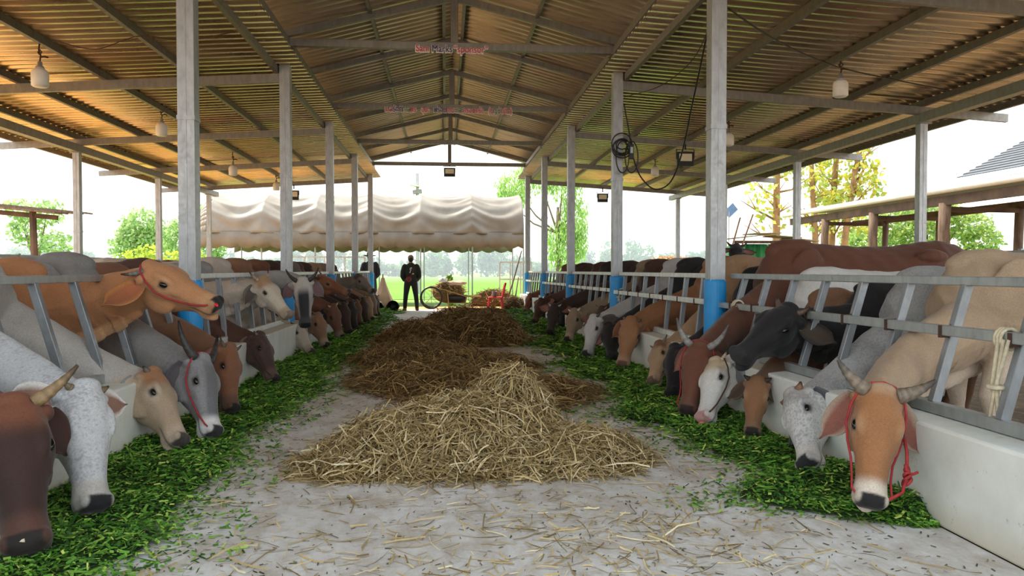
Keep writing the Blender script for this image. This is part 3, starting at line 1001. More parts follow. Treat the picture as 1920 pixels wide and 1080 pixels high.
L_('ginger cow with its head raised and mouth toward the aisle', (655, 549), (601, 521), (.4, -.35, 1), 11.6, mx=-1.78, L=.55, base='#8a5330', face='#96592f', belly='#a26f48', muzzle='#9a6f4f', pad='#1d1817', eye_ring='#b98c63', horn=(.13, .024, .8, .8, .1, 0), horn_c='#4a3a30', ear=.35, ear_c='#6d452b', voxel=.012)
L_('fawn brown cow with head down behind the pale buff one', (612, 648), (596, 592), (.9, -.6, .4), 11.5, L=.52, base='#8d6244', face='#9a7050', muzzle='#b3977c', horn=ST, ear=.8, voxel=.013, x=-3.2)
L_('russet cow with a black hanging ear, head down in the left row', (640, 632), (624, 575), (.85, -.7, .4), 12.8, L=.53, base='#7a4a30', face='#7d4f36', muzzle='#8f7460', ear=.95, ear_c='#2a2324', ear_in='#2a2324', horn=S_, horn_c='#c0a276', voxel=.013)
DL = [((656, 623), (644, 572), 13.7, '#4a3128', '#4b342c', .53, 'dark brown cow beside the russet one, head down'),
      ((668, 616), (658, 570), 14.7, '#2f2626', '#332a2a', .53, 'nearly black cow far down the left row, head down'),
      ((676, 608), (668, 566), 15.8, '#6b4430', '#724b37', .52, 'chestnut cow far down the left row beside the nearly black one'),
      ((690, 604), (680, 562), 16.8, '#4a2f26', '#4e352b', .52, 'dark chestnut cow under the raised grey head'),
      ((698, 598), (690, 560), 18.0, '#a68360', '#b08d68', .52, 'sandy cow near the last left column, head down'),
      ((705, 592), (698, 556), 19.2, '#8a7360', '#927a66', .52, 'dull fawn cow under the last left column, head down'),
      ((709, 589), (703, 556), 20.6, '#5d4032', '#5e4335', .52, 'brown cow at the far end of the left row')]
for (m, p, y, b, fc, l_, lab) in DL:
    L_(lab, m, p, (.8, -.7, .4), y, L=l_, base=b, face=fc, muzzle=b, horn=S_, ear=.8, voxel=.02)
L_('grey brown cow raising its head near the black hatted person', (700, 546), (672, 518), (.4, -.5, 1), 15.4, mx=-1.72, L=.55, base='#7d7166', face='#8a7e72', poll_c='#54443a', belly='#a39689', muzzle='#a89a8b', pad='#3a322c', horn=S_, ear=.3, ear_c='#7a6a60', ear_in='#8f6f66', voxel=.016)

# ---------------------------------------------------------------- right row, from the camera outwards
R_('big tan cow with curved horns and a knotted red halter', (1632, 945), (1652, 742), (-.22, -1, .55), 4.55, z=.14, L=.545, base='#a68a69', face='#a3682f', neckc='#ae906c', belly='#cdb8a0', muzzle='#d3c3ae', pad='#1d1b1c', eye_ring='#c7a77c', hump='#b08d66',
   horn=(.20, .043, 1.0, .42, .1, .05), horn_c='#786b5d', horn_tip='#4a4540', ear=.80, ear_in='#8f5a4c', ear_c='#a08f7d', ear_len=.26, halter='red', voxel=.009, sc=1.08, hump_h=.3, nk=.74, yaw=0.05, extras=(halter_knot,))
R_('silver grey cow with a white face beside the big tan cow', (1513, 872), (1488, 745), (-1, -.12, .3), 5.12, L=.54, base='#9b9a97', neckc='#a5a5a4', face='#d3d2cf', belly='#c3c8cc', muzzle='#cfc9c3', pad='#26262a', poll_c='#a9a49f', mottle='#828284', eye_ring='#8a8a8e',
   horn=(.05, .03, .9, .4, .1, 0), horn_c='#7b5b45', ear=.75, ear_c='#5a5a5f', ear_in='#4a4a50', ear_len=.24, voxel=.010, sc=1.0, hump_h=.3)
R_('small brown calf with a dark brown neck and pale eye ring', (1410, 812), (1420, 715), (-.45, -1, .5), 6.0, L=.42, base='#7d5430', face='#8f5f34', neckc='#6d4a2c', muzzle='#8a6544', pad='#26201d', eye_ring='#b99a78', horn=ST, horn_c='#3b2e28', ear=.55, ear_c='#5d452f', ear_in='#4a3a30', voxel=.010, sc=0.85, hump_h=.5, dewlap=.6, x=3.0)
R_('black cow reaching its head out level between the bars', (1383, 668), (1478, 585), (-.35, -.45, 1), 5.7, mx=1.95, L=.56, base='#1b1a1c', face='#1c1b1e', muzzle='#232224', pad='#2e2c2d', belly='#201e20', horn=(.10, .026, .8, .6, .2, .2), horn_c='#5b4a40', ear=.15, ear_c='#2a2524', ear_in='#4a3f35', ear_len=.2, voxel=.010, sc=.93, hump_h=.1, fat=1.2)
R_('white cow with a pink tongue at its nose and brown rope halter', (1317, 785), (1342, 683), (-1, -.35, .42), 6.6, L=.54, base='#cfcdc8', face='#dcdad4', neckc='#d6d5d1', belly='#d3d0ca', muzzle='#d6cfc8', pad='#c98f8a', poll_c='#c6b08a', horn=(.09, .022, .7, .6, .1, 0), horn_c='#b5a58c', ear=.9, ear_c='#8b8e90', ear_in='#6d6c70', ear_len=.23, halter='dark', voxel=.010, sc=1.0, hump_h=.3, extras=(tongue,))
R_('reddish brown cow with two grey horns curving up, behind the white cow', (1288, 772), (1312, 652), (-.5, -1, .45), 7.25, L=.56, base='#6b3b24', face='#744128', neckc='#6f4129', muzzle='#6f4531', pad='#2a1d1a', horn=(.26, .034, .85, .9, .3, .2), horn_c='#8a8782', horn_tip='#55524f', ear=.8, ear_c='#5d3826', halter='red', voxel=.011, sc=1.20)
R_('glossy black cow with head down beside the tan one', (1258, 738), (1265, 655), (-1, -.4, .42), 7.95, L=.54, base='#1f1d20', face='#1d1c1f', muzzle='#222024', horn=None, ear=.3, ear_c='#2a2523', ear_in='#5a4a3c', voxel=.012, sc=1.0)
R_('tan cow with a smooth buff neck, head down on the grass heap', (1222, 716), (1236, 648), (-1, -.35, .42), 8.5, L=.52, base='#a98157', face='#b38e66', neckc='#b28b62', belly='#c4a684', muzzle='#b99873', pad='#6d5443', poll_c='#7d5434', horn=S_, ear=.25, ear_c='#b59a78', ear_in='#6b5240', voxel=.012)
R_('ginger cow facing the camera with a long face, yellow tag at its poll', (1167, 685), (1184, 602), (-.35, -1, .5), 9.15, L=.58, base='#9a6236', face='#a56f3f', neckc='#96602f', muzzle='#b38a62', pad='#6e4a3a', horn=ST, ear=.75, ear_c='#8a5a35', ear_in='#7a4a2f', voxel=.012)
R_('black cow with head down between the white head and the ginger one', (1146, 672), (1140, 612), (-.75, -.8, .45), 10.2, L=.54, base='#232022', face='#232022', muzzle='#2b2727', horn=None, ear=.5, ear_c='#2a2626', voxel=.013)
R_('white faced cow with pricked grey ears in the right row', (1099, 664), (1113, 597), (-1, -.6, .42), 10.85, L=.55, base='#b5b2ae', face='#c3c0bc', muzzle='#b9b4ae', pad='#2a2829', horn=S_, horn_c='#4a4644', ear=.1, ear_c='#55504d', ear_in='#4a4240', voxel=.012)
R_('fawn grey cow with a pale crescent horn, head down', (1064, 637), (1077, 584), (-.75, -.7, .45), 12.4, L=.54, base='#8f7558', face='#9a8265', neckc='#8d7a5e', muzzle='#b39d82', horn=S_, horn_c='#cfc6b8', ear=.6, ear_c='#6b543d', voxel=.013)
R_('dark brown cow with upright ears beside a blue column base', (1031, 624), (1040, 575), (-.4, -1, .45), 13.9, L=.54, base='#3d2c23', face='#3f3028', muzzle='#4a3a31', horn=S_, horn_c='#b9b1a6', ear=.0, ear_c='#5a4436', voxel=.014)
R_('mahogany cow with upright ears near the far right columns', (1001, 603), (1014, 563), (-.8, -.6, .45), 16.2, L=.54, base='#54301f', face='#553423', muzzle='#6b4a38', horn=None, ear=.0, ear_c='#5a4436', voxel=.016)
R_('red brown cow at the far end of the right row', (984, 584), (994, 553), (-.85, -.5, .45), 20.6, L=.54, base='#7a4226', face='#7f4226', muzzle='#9a5a46', horn=S_, ear=.2, voxel=.02)
R_('cream cow standing back behind the bars with its head level', (1228, 606), (1262, 578), (-.75, -.7, .6), 8.95, mx=2.62, L=.50, base='#b79873', face='#c0a582', muzzle='#cbb093', pad='#a37f6b', horn=S_, ear=.4, x=3.8, voxel=.013)
DR = [(11.6, '#4f3022', 'dark brown cow between the white faced cow and the fawn grey cow'), (15.0, '#2f2421', 'almost black cow beside the mahogany cow in the right row'), (18.0, '#43291f', 'dark bay cow between the mahogany and the far red brown cow')]
for (y, b, lab) in DR:
    M = np.array([2.16, y + .1, .12]); P = M + unit([.16, .1, .5]) * .54
    cow(lab, 1, M, P, (-.85, -.5, .45), (3.16, y), GR, base=b, face=b, muzzle=b, horn=S_, ear=.5, voxel=.018)

# a black cow farther back in the right pen, only its head top and back over the others
P = at_y(1381, 463, 12.2); M = P + unit([-.35, -.75, -.55]) * .52
cow('black cow standing back in the right pen, head up with one curved horn', 1, M, P, (-.2, -.6, .8), (P[0] + .75, 12.6), GR, base='#1d1b1d', face='#1d1b1d', muzzle='#232123', horn=(.14, .028, 1.0, .8, 0, 0), horn_c='#3a3634', ear=.0, voxel=.016, sc=1.12, zs=1.0)
# ================================================================== loose feed on the floor
def strips(name, P0, DIR, LEN, WID, COLS, mat, bend=0.25, seg=2, lift=None):
    """many thin bent blades as one mesh: P0 (n,3) middle, DIR (n,3) unit"""
    n = len(P0)
    up = np.tile([0, 0, 1.0], (n, 1)) + rng.normal(0, .5, (n, 3))
    W = np.cross(DIR, up); W /= np.linalg.norm(W, axis=1)[:, None]
    Nn = np.cross(W, DIR)
    bl = rng.normal(0, bend, n)[:, None]
    V = []
    for k in range(seg + 1):
        t = k / seg * 2 - 1
        c = P0 + DIR * (t * LEN / 2)[:, None] + Nn * (bl * (1 - t * t)) * LEN[:, None] * .5 + W * (rng.normal(0, bend * .3, n)[:, None]) * LEN[:, None] * (abs(t))
        V.append(c - W * (WID / 2)[:, None]); V.append(c + W * (WID / 2)[:, None])
    V = np.stack(V, 1)
    V[:, :, 2] = np.maximum(V[:, :, 2], .003)
    m = 2 * (seg + 1)
    F = []
    for k in range(seg):
        i = np.arange(n) * m + 2 * k
        F.append(np.stack([i, i + 1, i + 3, i + 2], 1))
    col = np.repeat(COLS, m, axis=0)
    return np_mesh(name, V.reshape(-1, 3), np.concatenate(F), mat, col=col)


def rdir(n, tilt):
    a = rng.uniform(0, 2 * PI, n)
    z = rng.normal(0, tilt, n)
    d = np.stack([np.cos(a), np.sin(a), z], 1)
    return d / np.linalg.norm(d, axis=1)[:, None]


MAT['straw'] = attr_mat('dry_straw', 0.65, 0.12, 20, 0, 10, 0.3, trans=0.15)
MAT['straw_core'] = ground_mat('packed_straw', '#6f5b38', '#57472c', 6, 0.8, 30, c3='#8a7448')
MAT['cut_grass'] = attr_mat('cut_grass', 0.6, 0.15, 20, 0, 10, 0.3, trans=0.2)
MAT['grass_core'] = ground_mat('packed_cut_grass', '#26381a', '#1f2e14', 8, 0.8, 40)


def pal(n, hexes, probs, jit=.18):
    P = np.array([lin(h) for h in hexes])
    i = rng.choice(len(hexes), n, p=np.array(probs) / sum(probs))
    return np.clip(P[i] * rng.uniform(1 - jit, 1 + jit, (n, 1)), 0, 1)


STRAW = ['#cdb98a', '#b59f6e', '#98835a', '#e0d2ab', '#7a6743']


def mound_h(x, y, bumps):
    h = np.zeros_like(x)
    for (cx, cy, rx, ry, hh) in bumps:
        q = ((x - cx) / rx) ** 2 + ((y - cy) / ry) ** 2
        h = np.maximum(h, hh * np.clip(1 - q, 0, 1) ** .75)
    return h


def straw_heap(name, bumps, n, label, hexes, probs, ln=.20, wd=.0065, spread=1.12, nx=70):
    xs = [b[0] - b[2] for b in bumps] + [b[0] + b[2] for b in bumps]
    ys = [b[1] - b[3] for b in bumps] + [b[1] + b[3] for b in bumps]
    x0, x1, y0, y1 = min(xs), max(xs), min(ys), max(ys)
    # the packed heart of the heap
    gx, gy = np.meshgrid(np.linspace(x0, x1, nx), np.linspace(y0, y1, nx))
    hz = mound_h(gx, gy, bumps)
    hz = hz * (.86 + .10 * np.sin(gx * 9 + gy * 5) * np.sin(gy * 8)) - .015
    V = np.stack([gx, gy, np.maximum(hz, .002)], -1).reshape(-1, 3)
    i, j = np.meshgrid(np.arange(nx - 1), np.arange(nx - 1), indexing='ij')
    q = (i * nx + j).ravel()
    F = np.stack([q, q + 1, q + nx + 1, q + nx], 1)
    keep = (V[F][:, :, 2].max(1) > .004)
    px = rng.uniform(x0 - .2, x1 + .2, n * 4); py = rng.uniform(y0 - .2, y1 + .2, n * 4)
    sb = [(cx, cy, rx * spread, ry * spread, hh) for (cx, cy, rx, ry, hh) in bumps]
    h = mound_h(px, py, sb)
    k = np.where(h > 0)[0][:n]
    px, py, h = px[k], py[k], mound_h(px[k], py[k], bumps)
    P0 = np.stack([px, py, np.maximum(.006, h * .97 + rng.normal(.008, .022, len(k)))], 1)
    D = rdir(len(k), .32)
    eps = .05
    gxs = (mound_h(px + eps, py, bumps) - mound_h(px - eps, py, bumps)) / (2 * eps)
    gys = (mound_h(px, py + eps, bumps) - mound_h(px, py - eps, bumps)) / (2 * eps)
    D[:, 2] += np.clip(gxs, -1, 1) * D[:, 0] * .8 + np.clip(gys, -1, 1) * D[:, 1] * .8
    D[h < .02, 2] *= .15
    D /= np.linalg.norm(D, axis=1)[:, None]
    LEN = rng.uniform(.45, 1.5, len(k)) * ln; WID = rng.uniform(.6, 1.5, len(k)) * wd
    o = strips(name, P0, D, LEN, WID, pal(len(k), hexes, probs), MAT['straw'], .22, 3)
    o2 = np_mesh('packed_core', V, F[keep], MAT['straw_core'], smooth=True); o2.parent = o
    tag(o2, kind='stuff')
    return tag(o, label, 'straw', kind='stuff')


straw_heap('straw_heap', [(.02, 5.35, .72, .75, .33), (.33, 5.65, .40, .42, .50), (-.45, 5.15, .52, .55, .25), (.72, 5.0, .45, .5, .15), (-.70, 4.85, .38, .35, .10), (.08, 4.85, 1.02, .38, .11)], 9500,
           'loose pale straw heap on the concrete in the middle of the aisle', STRAW, [4, 4, 2.5, 2.2, 1.5], .21, .0065)
straw_heap('straw_heap', [(-.15, 8.8, 1.0, 1.5, .13), (.35, 7.7, 1.0, 1.1, .07), (-.5, 10.6, .9, 1.3, .22), (.1, 9.7, .9, .9, .16)], 9000,
           'flattened brown straw spread between the pale heap and the tall dark heap', ['#ad925f', '#8f754a', '#735c3c', '#c5a976', '#584730'], [3, 3, 2.5, 1.2, 1.5], .22, .008)
straw_heap('straw_heap', [(.55, 13.5, .75, 1.2, .46), (.2, 14.4, 1.0, 1.3, .50), (-.55, 13.2, .75, 1.2, .32), (.75, 15.0, .55, 1.2, .47), (-.75, 14.4, .5, .9, .25)], 12000,
           'tall dark brown straw heap farther down the aisle', ['#b09462', '#94784c', '#735d3d', '#c7ab78', '#55442f'], [3, 3, 2.5, 1.0, 2], .24, .010)

# stray stalks over the aisle
n = 2600
px = np.concatenate([rng.normal(.1, 1.0, 1500), rng.uniform(-1.5, 1.9, 1100)]); py = np.concatenate([rng.normal(4.6, 1.4, 1500), rng.uniform(1.7, 13.5, 1100)])
# clumps in the front
cl = [(.35, 3.2, .25, 50), (1.0, 3.15, .3, 90), (-.55, 3.4, .25, 40), (.0, 2.9, .3, 60), (1.15, 2.55, .35, 90), (-.2, 2.5, .3, 30), (.8, 3.6, .3, 90), (-.85, 3.05, .2, 25)]
for (cx, cy, r_, m_) in cl:
    px = np.concatenate([px, rng.normal(cx, r_, m_)]); py = np.concatenate([py, rng.normal(cy, r_ * .6, m_)])
k = (np.abs(px) < 2.0) & (py > 1.6)
px, py = px[k], py[k]; n = len(px)
P0 = np.stack([px, py, rng.uniform(.005, .014, n)], 1)
D = rdir(n, .02)
o = strips('scattered_straw', P0, D, rng.uniform(.04, .24, n) * rng.uniform(.5, 1.2, n), rng.uniform(.003, .008, n), pal(n, STRAW, [4, 4, 2.5, 2, 2]), MAT['straw'], .12, 3)
tag(o, 'single straw stalks strewn over the pale concrete floor', 'straw', kind='stuff')
# dark chaff and crumbs
n = 7000
px = rng.uniform(-2.2, 2.2, n); py = 1.7 + 14 * rng.uniform(0, 1, n) ** 1.6
P0 = np.stack([px, py, np.full(n, .004)], 1)
o = strips('chaff', P0, rdir(n, .02), rng.uniform(.006, .035, n), rng.uniform(.003, .008, n), pal(n, ['#6f624a', '#4f4a38', '#8d7f5f', '#54613a'], [3, 3, 2, 1]), MAT['straw'], .1, 1)
tag(o, 'dark chaff and crumbs scattered over the aisle floor', 'chaff', kind='stuff')


# cut grass along both walls
def grass_depth(side, y):
    """how far the band of cut grass reaches from the wall"""
    if side < 0:
        return (.74 + .08 * np.sin(y * 1.7 + 1) + .06 * np.sin(y * 4.1) - .05 * ss(y, 9, 14) - .12 * ss(y, 14, 22)) * ss(y, 2.4, 2.9)
    g = .70 + .15 * np.sin(y * 2.1 + .6) + .12 * np.sin(y * 5.2) + .08 * ss(y, 4, 6) - .1 * ss(y, 11, 15)
    return g * ss(y, 3.3, 3.95)


def grass_h(side, x, y):
    dw = 2.25 - np.abs(x)
    D = grass_depth(side, y)
    q = np.clip(dw / np.maximum(D, .01), 0, 1.4)
    base = .105 * np.clip(1 - q, 0, 1) ** .6 * (.75 + .35 * np.sin(y * 6 + x * 5) * np.sin(y * 3.1 - x * 7))
    return np.where(D > .05, base * ss(D, .08, .45), 0), q


for side, lab in ((-1, 'bright green chopped grass heaped along the left feed wall'), (1, 'bright green chopped grass heaped along the right feed wall')):
    N_ = 85000
    u = rng.uniform(0, 1, N_)
    y = 2.0 + 22.0 * u ** 2.1
    dens = np.ones(N_)
    x_ = rng.uniform(0, 1.4, N_) ** 1.1
    D = grass_depth(side, y)
    x = side * (2.245 - x_ * D)
    h, q = grass_h(side, x, y)
    edge = np.clip((1.15 - q) / .4, 0, 1)
    k = (D > .1) & (rng.uniform(0, 1, N_) < .10 + .90 * edge) & (np.abs(x) < 2.235)
    x, y, h, q = x[k], y[k], h[k], q[k]
    n = len(x)
    P0 = np.stack([x, y, np.maximum(.006, h + rng.normal(.004, .010, n))], 1)
    far = np.clip((y - 4) / 14, 0, 1)
    LEN = rng.uniform(.012, .045, n) * (1 + 2.2 * far); WID = rng.uniform(.005, .013, n) * (1 + 1.6 * far)
    long_ = rng.uniform(0, 1, n) < .04 + .10 * far
    LEN = np.where(long_, LEN * 3.2, LEN)
    cols = pal(n, ['#5b9431', '#77a83f', '#42702a', '#9ac052', '#c6d26c', '#2f561d'], [4, 3, 3.5, 1.6, .6, 2.6], .22)
    o = strips('cut_grass', P0, rdir(n, .24), LEN, WID, cols, MAT['cut_grass'], .2, 1)
    tag(o, lab, 'cut grass', kind='stuff')
    ny, nx = 260, 14
    gy, gq = np.meshgrid(np.linspace(2.0, 24.0, ny), np.linspace(0, 1.0, nx), indexing='ij')
    gd = grass_depth(side, gy)
    gx = side * (2.248 - gq * gd * .90)
    hz, _ = grass_h(side, gx, gy)
    V = np.stack([gx, gy, np.maximum(hz - .006, .0015)], -1).reshape(-1, 3)
    i, j = np.meshgrid(np.arange(ny - 1), np.arange(nx - 1), indexing='ij')
    qd = (i * nx + j).ravel()
    F = np.stack([qd, qd + 1, qd + nx + 1, qd + nx], 1)
    keep = (V[F][:, :, 2].max(1) > .02)
    o2 = np_mesh('packed_core', V, F[keep], MAT['grass_core'], smooth=True, parent=o)
    tag(o2, kind='stuff')
# ================================================================== trees, field edge, far buildings
MAT['leaf'] = attr_mat('tree_leaves', 0.6, 0.15, 1.5, 0, 10, 0.3, trans=0.35)
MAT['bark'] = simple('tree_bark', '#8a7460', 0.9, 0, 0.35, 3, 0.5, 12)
MAT['bark_gold'] = simple('golden_bark', '#a98258', 0.9, 0, 0.35, 3, 0.5, 12)  # golden tan bark for the sparse trees and sticks


def leaf_cloud(blobs, n, size, hexes, droop=0.0):
    """leaf quads through the outer part of ellipsoid blobs (cx,cy,cz,rx,ry,rz)"""
    vol = np.array([b[3] * b[5] for b in blobs]); pr = vol / vol.sum()
    idx = rng.choice(len(blobs), n, p=pr)
    B = np.array(blobs)[idx]
    v = rng.normal(0, 1, (n, 3)); v /= np.linalg.norm(v, axis=1)[:, None]
    r = rng.uniform(.25, 1.0, n) ** .5
    P = B[:, :3] + v * r[:, None] * B[:, 3:6] + rng.normal(0, .05, (n, 3)) * B[:, 3:6]
    if droop: P[:, 2] -= droop * rng.uniform(0, 1, n) ** 2
    a = rng.normal(0, 1, (n, 3)); a /= np.linalg.norm(a, axis=1)[:, None]
    if droop: a = a * .5 + np.array([0, 0, -1]); a /= np.linalg.norm(a, axis=1)[:, None]
    b = np.cross(a, rng.normal(0, 1, (n, 3))); b /= np.linalg.norm(b, axis=1)[:, None]
    s = size * rng.uniform(.6, 1.4, n)[:, None]
    asp = .30 if droop else .55
    V = np.stack([P - a * s, P + b * s * asp, P + a * s, P - b * s * asp], 1).reshape(-1, 3)
    F = np.arange(n * 4).reshape(n, 4)
    return V, F, np.repeat(pal(n, hexes, [1] * len(hexes), .2), 4, axis=0)


def tree(name, x, y, trunk_h, blobs, n, size, hexes, label, group=None, r=.15, bark=None, branches=True, droop=0.0, twigs=0, lean=0.0):
    t = empty(name, (x, y, -.08), 0, label, 'tree', group)
    tb = MB()
    top = np.array([lean, 0, trunk_h])
    tb.tube([(0, 0, 0), (lean * .2 + .05, .03, trunk_h * .35), (lean * .6 - .04, 0, trunk_h * .7), top], [r, r * .85, r * .7, r * .5], 9)
    if branches:
        for b in blobs:
            c = np.array(b[:3])
            st = np.array([lean * .5, 0, trunk_h * rng.uniform(.55, .95)])
            mid = st * .5 + c * .5 + np.array([0, 0, -.12 * abs(c[0] - st[0])])
            tb.tube([st, mid, c], [r * .45, r * .3, r * .1], 6)
    for k in range(twigs):
        z0 = trunk_h * rng.uniform(.3, 1.0)
        st = np.array([lean * z0 / trunk_h, 0, z0])
        an = rng.uniform(0, 2 * PI); l_ = rng.uniform(.7, 1.9)
        e = st + np.array([math.cos(an) * l_, math.sin(an) * l_ * .5, l_ * rng.uniform(.3, .9)])
        m = (st + e) / 2 + rng.normal(0, .12, 3)
        tb.tube([st, m, e], [r * .3, r * .2, r * .07], 5)
        e2 = m + np.array([math.cos(an + 1) * l_ * .5, 0, l_ * .5])
        tb.tube([m, e2], [r * .15, r * .05], 5)
    tb.build('trunk', bark or MAT['bark'], t, smooth=True)
    if n:
        V, F, col = leaf_cloud(blobs, n, size, hexes, droop)
        np_mesh('crown', V, F, MAT['leaf'], parent=t, col=col)
    return t


PALE = ['#b3cd86', '#c4da94', '#a3c27a', '#d0dfa0', '#98b87a']
BUSH = ['#c3cf55', '#d3d65c', '#b0c65a']
# left
p = at_y(262, 500, 45)
tree('leafy_tree', p[0], 45, 2.6, [(-.6, 0, 2.6, 1.1, .9, .9), (.1, 0, 3.9, 1.2, .9, 1.0), (.9, 0, 3.0, .9, .8, 1.1), (-.2, 0, 3.1, 1.2, .9, 1.0)], 3200, .12, PALE, 'airy pale green tree seen between the two left outer columns', 'trees to the left')
p = at_y(365, 500, 44)
tree('leafy_tree', p[0], 44, 2.8, [(-.8, 0, 3.0, 1.1, .9, 1.2), (.3, 0, 4.0, 1.3, .9, 1.0), (1.0, 0, 2.9, .9, .8, 1.2)], 3200, .12, PALE, 'airy pale green tree just left of the tarpaulin tent', 'trees to the left')
p = at_y(70, 500, 40)
tree('leafy_tree', p[0], 40, 2.6, [(-.5, 0, 3.3, .9, .8, .8), (.5, 0, 4.2, .9, .8, .7), (.9, 0, 2.6, .8, .8, .7), (-.9, 0, 4.4, .8, .8, .5)], 1500, .12, PALE, 'sparse light green tree above the low shed on the left', 'trees to the left')
for (px, lab) in ((255, 'yellow green bush under the left tree beside a column'), (335, 'yellow green bush between the two left trees')):
    p = at_y(px, 500, 38)
    t = empty('bush', (p[0], 38, -.06), 0, lab, 'bush', 'bushes to the left')
    V, F, col = leaf_cloud([(0, 0, 1.2, 1.1, .9, 1.1), (.6, 0, 1.7, .8, .7, .8)], 900, .13, BUSH)
    np_mesh('foliage', V, F, MAT['leaf'], parent=t, col=col)
    MB().tube([(0, 0, 0), (.05, 0, .6), (.2, 0, 1.4)], [.05, .04, .02], 6).build('stem', MAT['bark'], t)
# the weeping tree behind the right end of the tent
p = at_y(1046, 500, 44)
tree('weeping_tree', p[0], 44, 5.0, [(-2.6, 0, 6.2, 1.1, .9, 1.0), (-1.2, 0, 7.2, 1.3, 1, .8), (.3, 0, 6.8, 1.3, 1, .9), (.9, 0, 4.6, .9, .9, 1.5), (.2, 0, 3.0, 1.1, .9, 1.3), (-2.9, 0, 5.3, .8, .8, 1.0), (1.1, 0, 3.2, .7, .7, 1.2)], 10000, .12,
     ['#a9cc6c', '#bdda82', '#97bd66', '#cfe298'], 'tall weeping light green tree beyond the far right columns', None, .17, droop=1.0)
# right: bare trunks with a few yellow leaves
for (px, yy, r_, hh, n_, ln_, lab) in ((1452, 33, .20, 8.0, 260, .2, 'bare trunked tree with few yellow leaves, first right of the round light pole'),
                                       (1529, 34, .17, 8.0, 420, -.3, 'bare trunked tree with yellow leaves beside the right outer column'),
                                       (1554, 35, .20, 8.4, 420, .5, 'mottled pale trunk with yellow green leaves between two similar trees'),
                                       (1573, 34, .18, 8.4, 620, 1.3, 'leaning trunk with the most yellow green leaves above the shed gutter')):
    p = at_y(px, 500, yy)
    bl = [(ln_ * .5 + rng.uniform(-.9, .9), 0, z_, .9, .7, .7) for z_ in (3.6, 4.4, 5.2, 6.0, 6.9)]
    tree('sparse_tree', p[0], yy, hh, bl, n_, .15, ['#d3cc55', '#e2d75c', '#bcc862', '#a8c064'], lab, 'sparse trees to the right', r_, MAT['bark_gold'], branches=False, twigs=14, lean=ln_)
# umbrella crowned tree behind the timber shed
p = at_y(1730, 500, 40)
tree('umbrella_tree', p[0], 40, 2.6, [(-3.2, 0, 3.0, 1.6, 1.4, .8), (-1.6, 0, 3.9, 1.8, 1.4, .9), (.4, 0, 4.5, 1.9, 1.5, .9), (2.3, 0, 3.9, 1.6, 1.4, .9), (3.4, 0, 2.9, 1.1, 1.2, .9), (-.4, 0, 3.1, 1.4, 1.2, .8), (-3.8, 0, 2.1, .9, 1, .6)], 8000, .12,
     ['#bccf6e', '#a5bf68', '#d0dc84', '#8aa962', '#98b376'], 'wide umbrella crowned green tree behind the timber shed', None, .28)

# distant tree line beyond the paddy, one tree each
k = 0
FAR = ['#56804f', '#6a9354', '#4b7457', '#7d9f5a', '#5c8a5e', '#8aa868']
FARLAB = ['rounded', 'broad', 'tall', 'spreading', 'dense', 'loose']
for i in range(40):
    px = 20 + i * 34 + rng.uniform(-8, 8)
    yy = 140 + rng.uniform(-2, 14)
    p = at_y(px, 500, yy)
    hgt = 4.6 + 1.7 * math.sin(i * .8) + rng.uniform(-.7, .9)
    if px > 1120: hgt += 1.0
    w = rng.uniform(1.9, 2.9)
    bl = [(rng.uniform(-.6, .6) * w, rng.uniform(-1, 1), hgt * rng.uniform(.35, .8), w * rng.uniform(.45, .75), 1.5, hgt * .28) for _ in range(6)]
    bl.append((0, 0, hgt * .3, w, 1.6, hgt * .33))
    hx = [FAR[i % 6], FAR[(i + 2) % 6], FAR[(i * 3 + 1) % 6]]
    tree('distant_tree', p[0], yy, hgt * .6, bl, 900, .38, hx, 'hazy blue green tree in the far line beyond the paddy field', 'far line of trees', .18, branches=False)

# ------------------------------------------------------------------ thin mist over the paddy
m = bpy.data.materials.new('morning_mist'); m.use_nodes = True
n_, l_ = m.node_tree.nodes, m.node_tree.links
n_.clear()
vo = n_.new('ShaderNodeOutputMaterial'); vs = n_.new('ShaderNodeVolumeScatter')
vs.inputs['Color'].default_value = (.86, .94, 1, 1); vs.inputs['Density'].default_value = 0.007; vs.inputs['Anisotropy'].default_value = 0.2
l_.new(vs.outputs[0], vo.inputs['Volume'])
mist = MB().box((-150, 70, -.05), (120, 136, 9)).build('mist', m)
tag(mist, 'thin pale haze hanging over the far side of the paddy field', 'haze', kind='stuff')

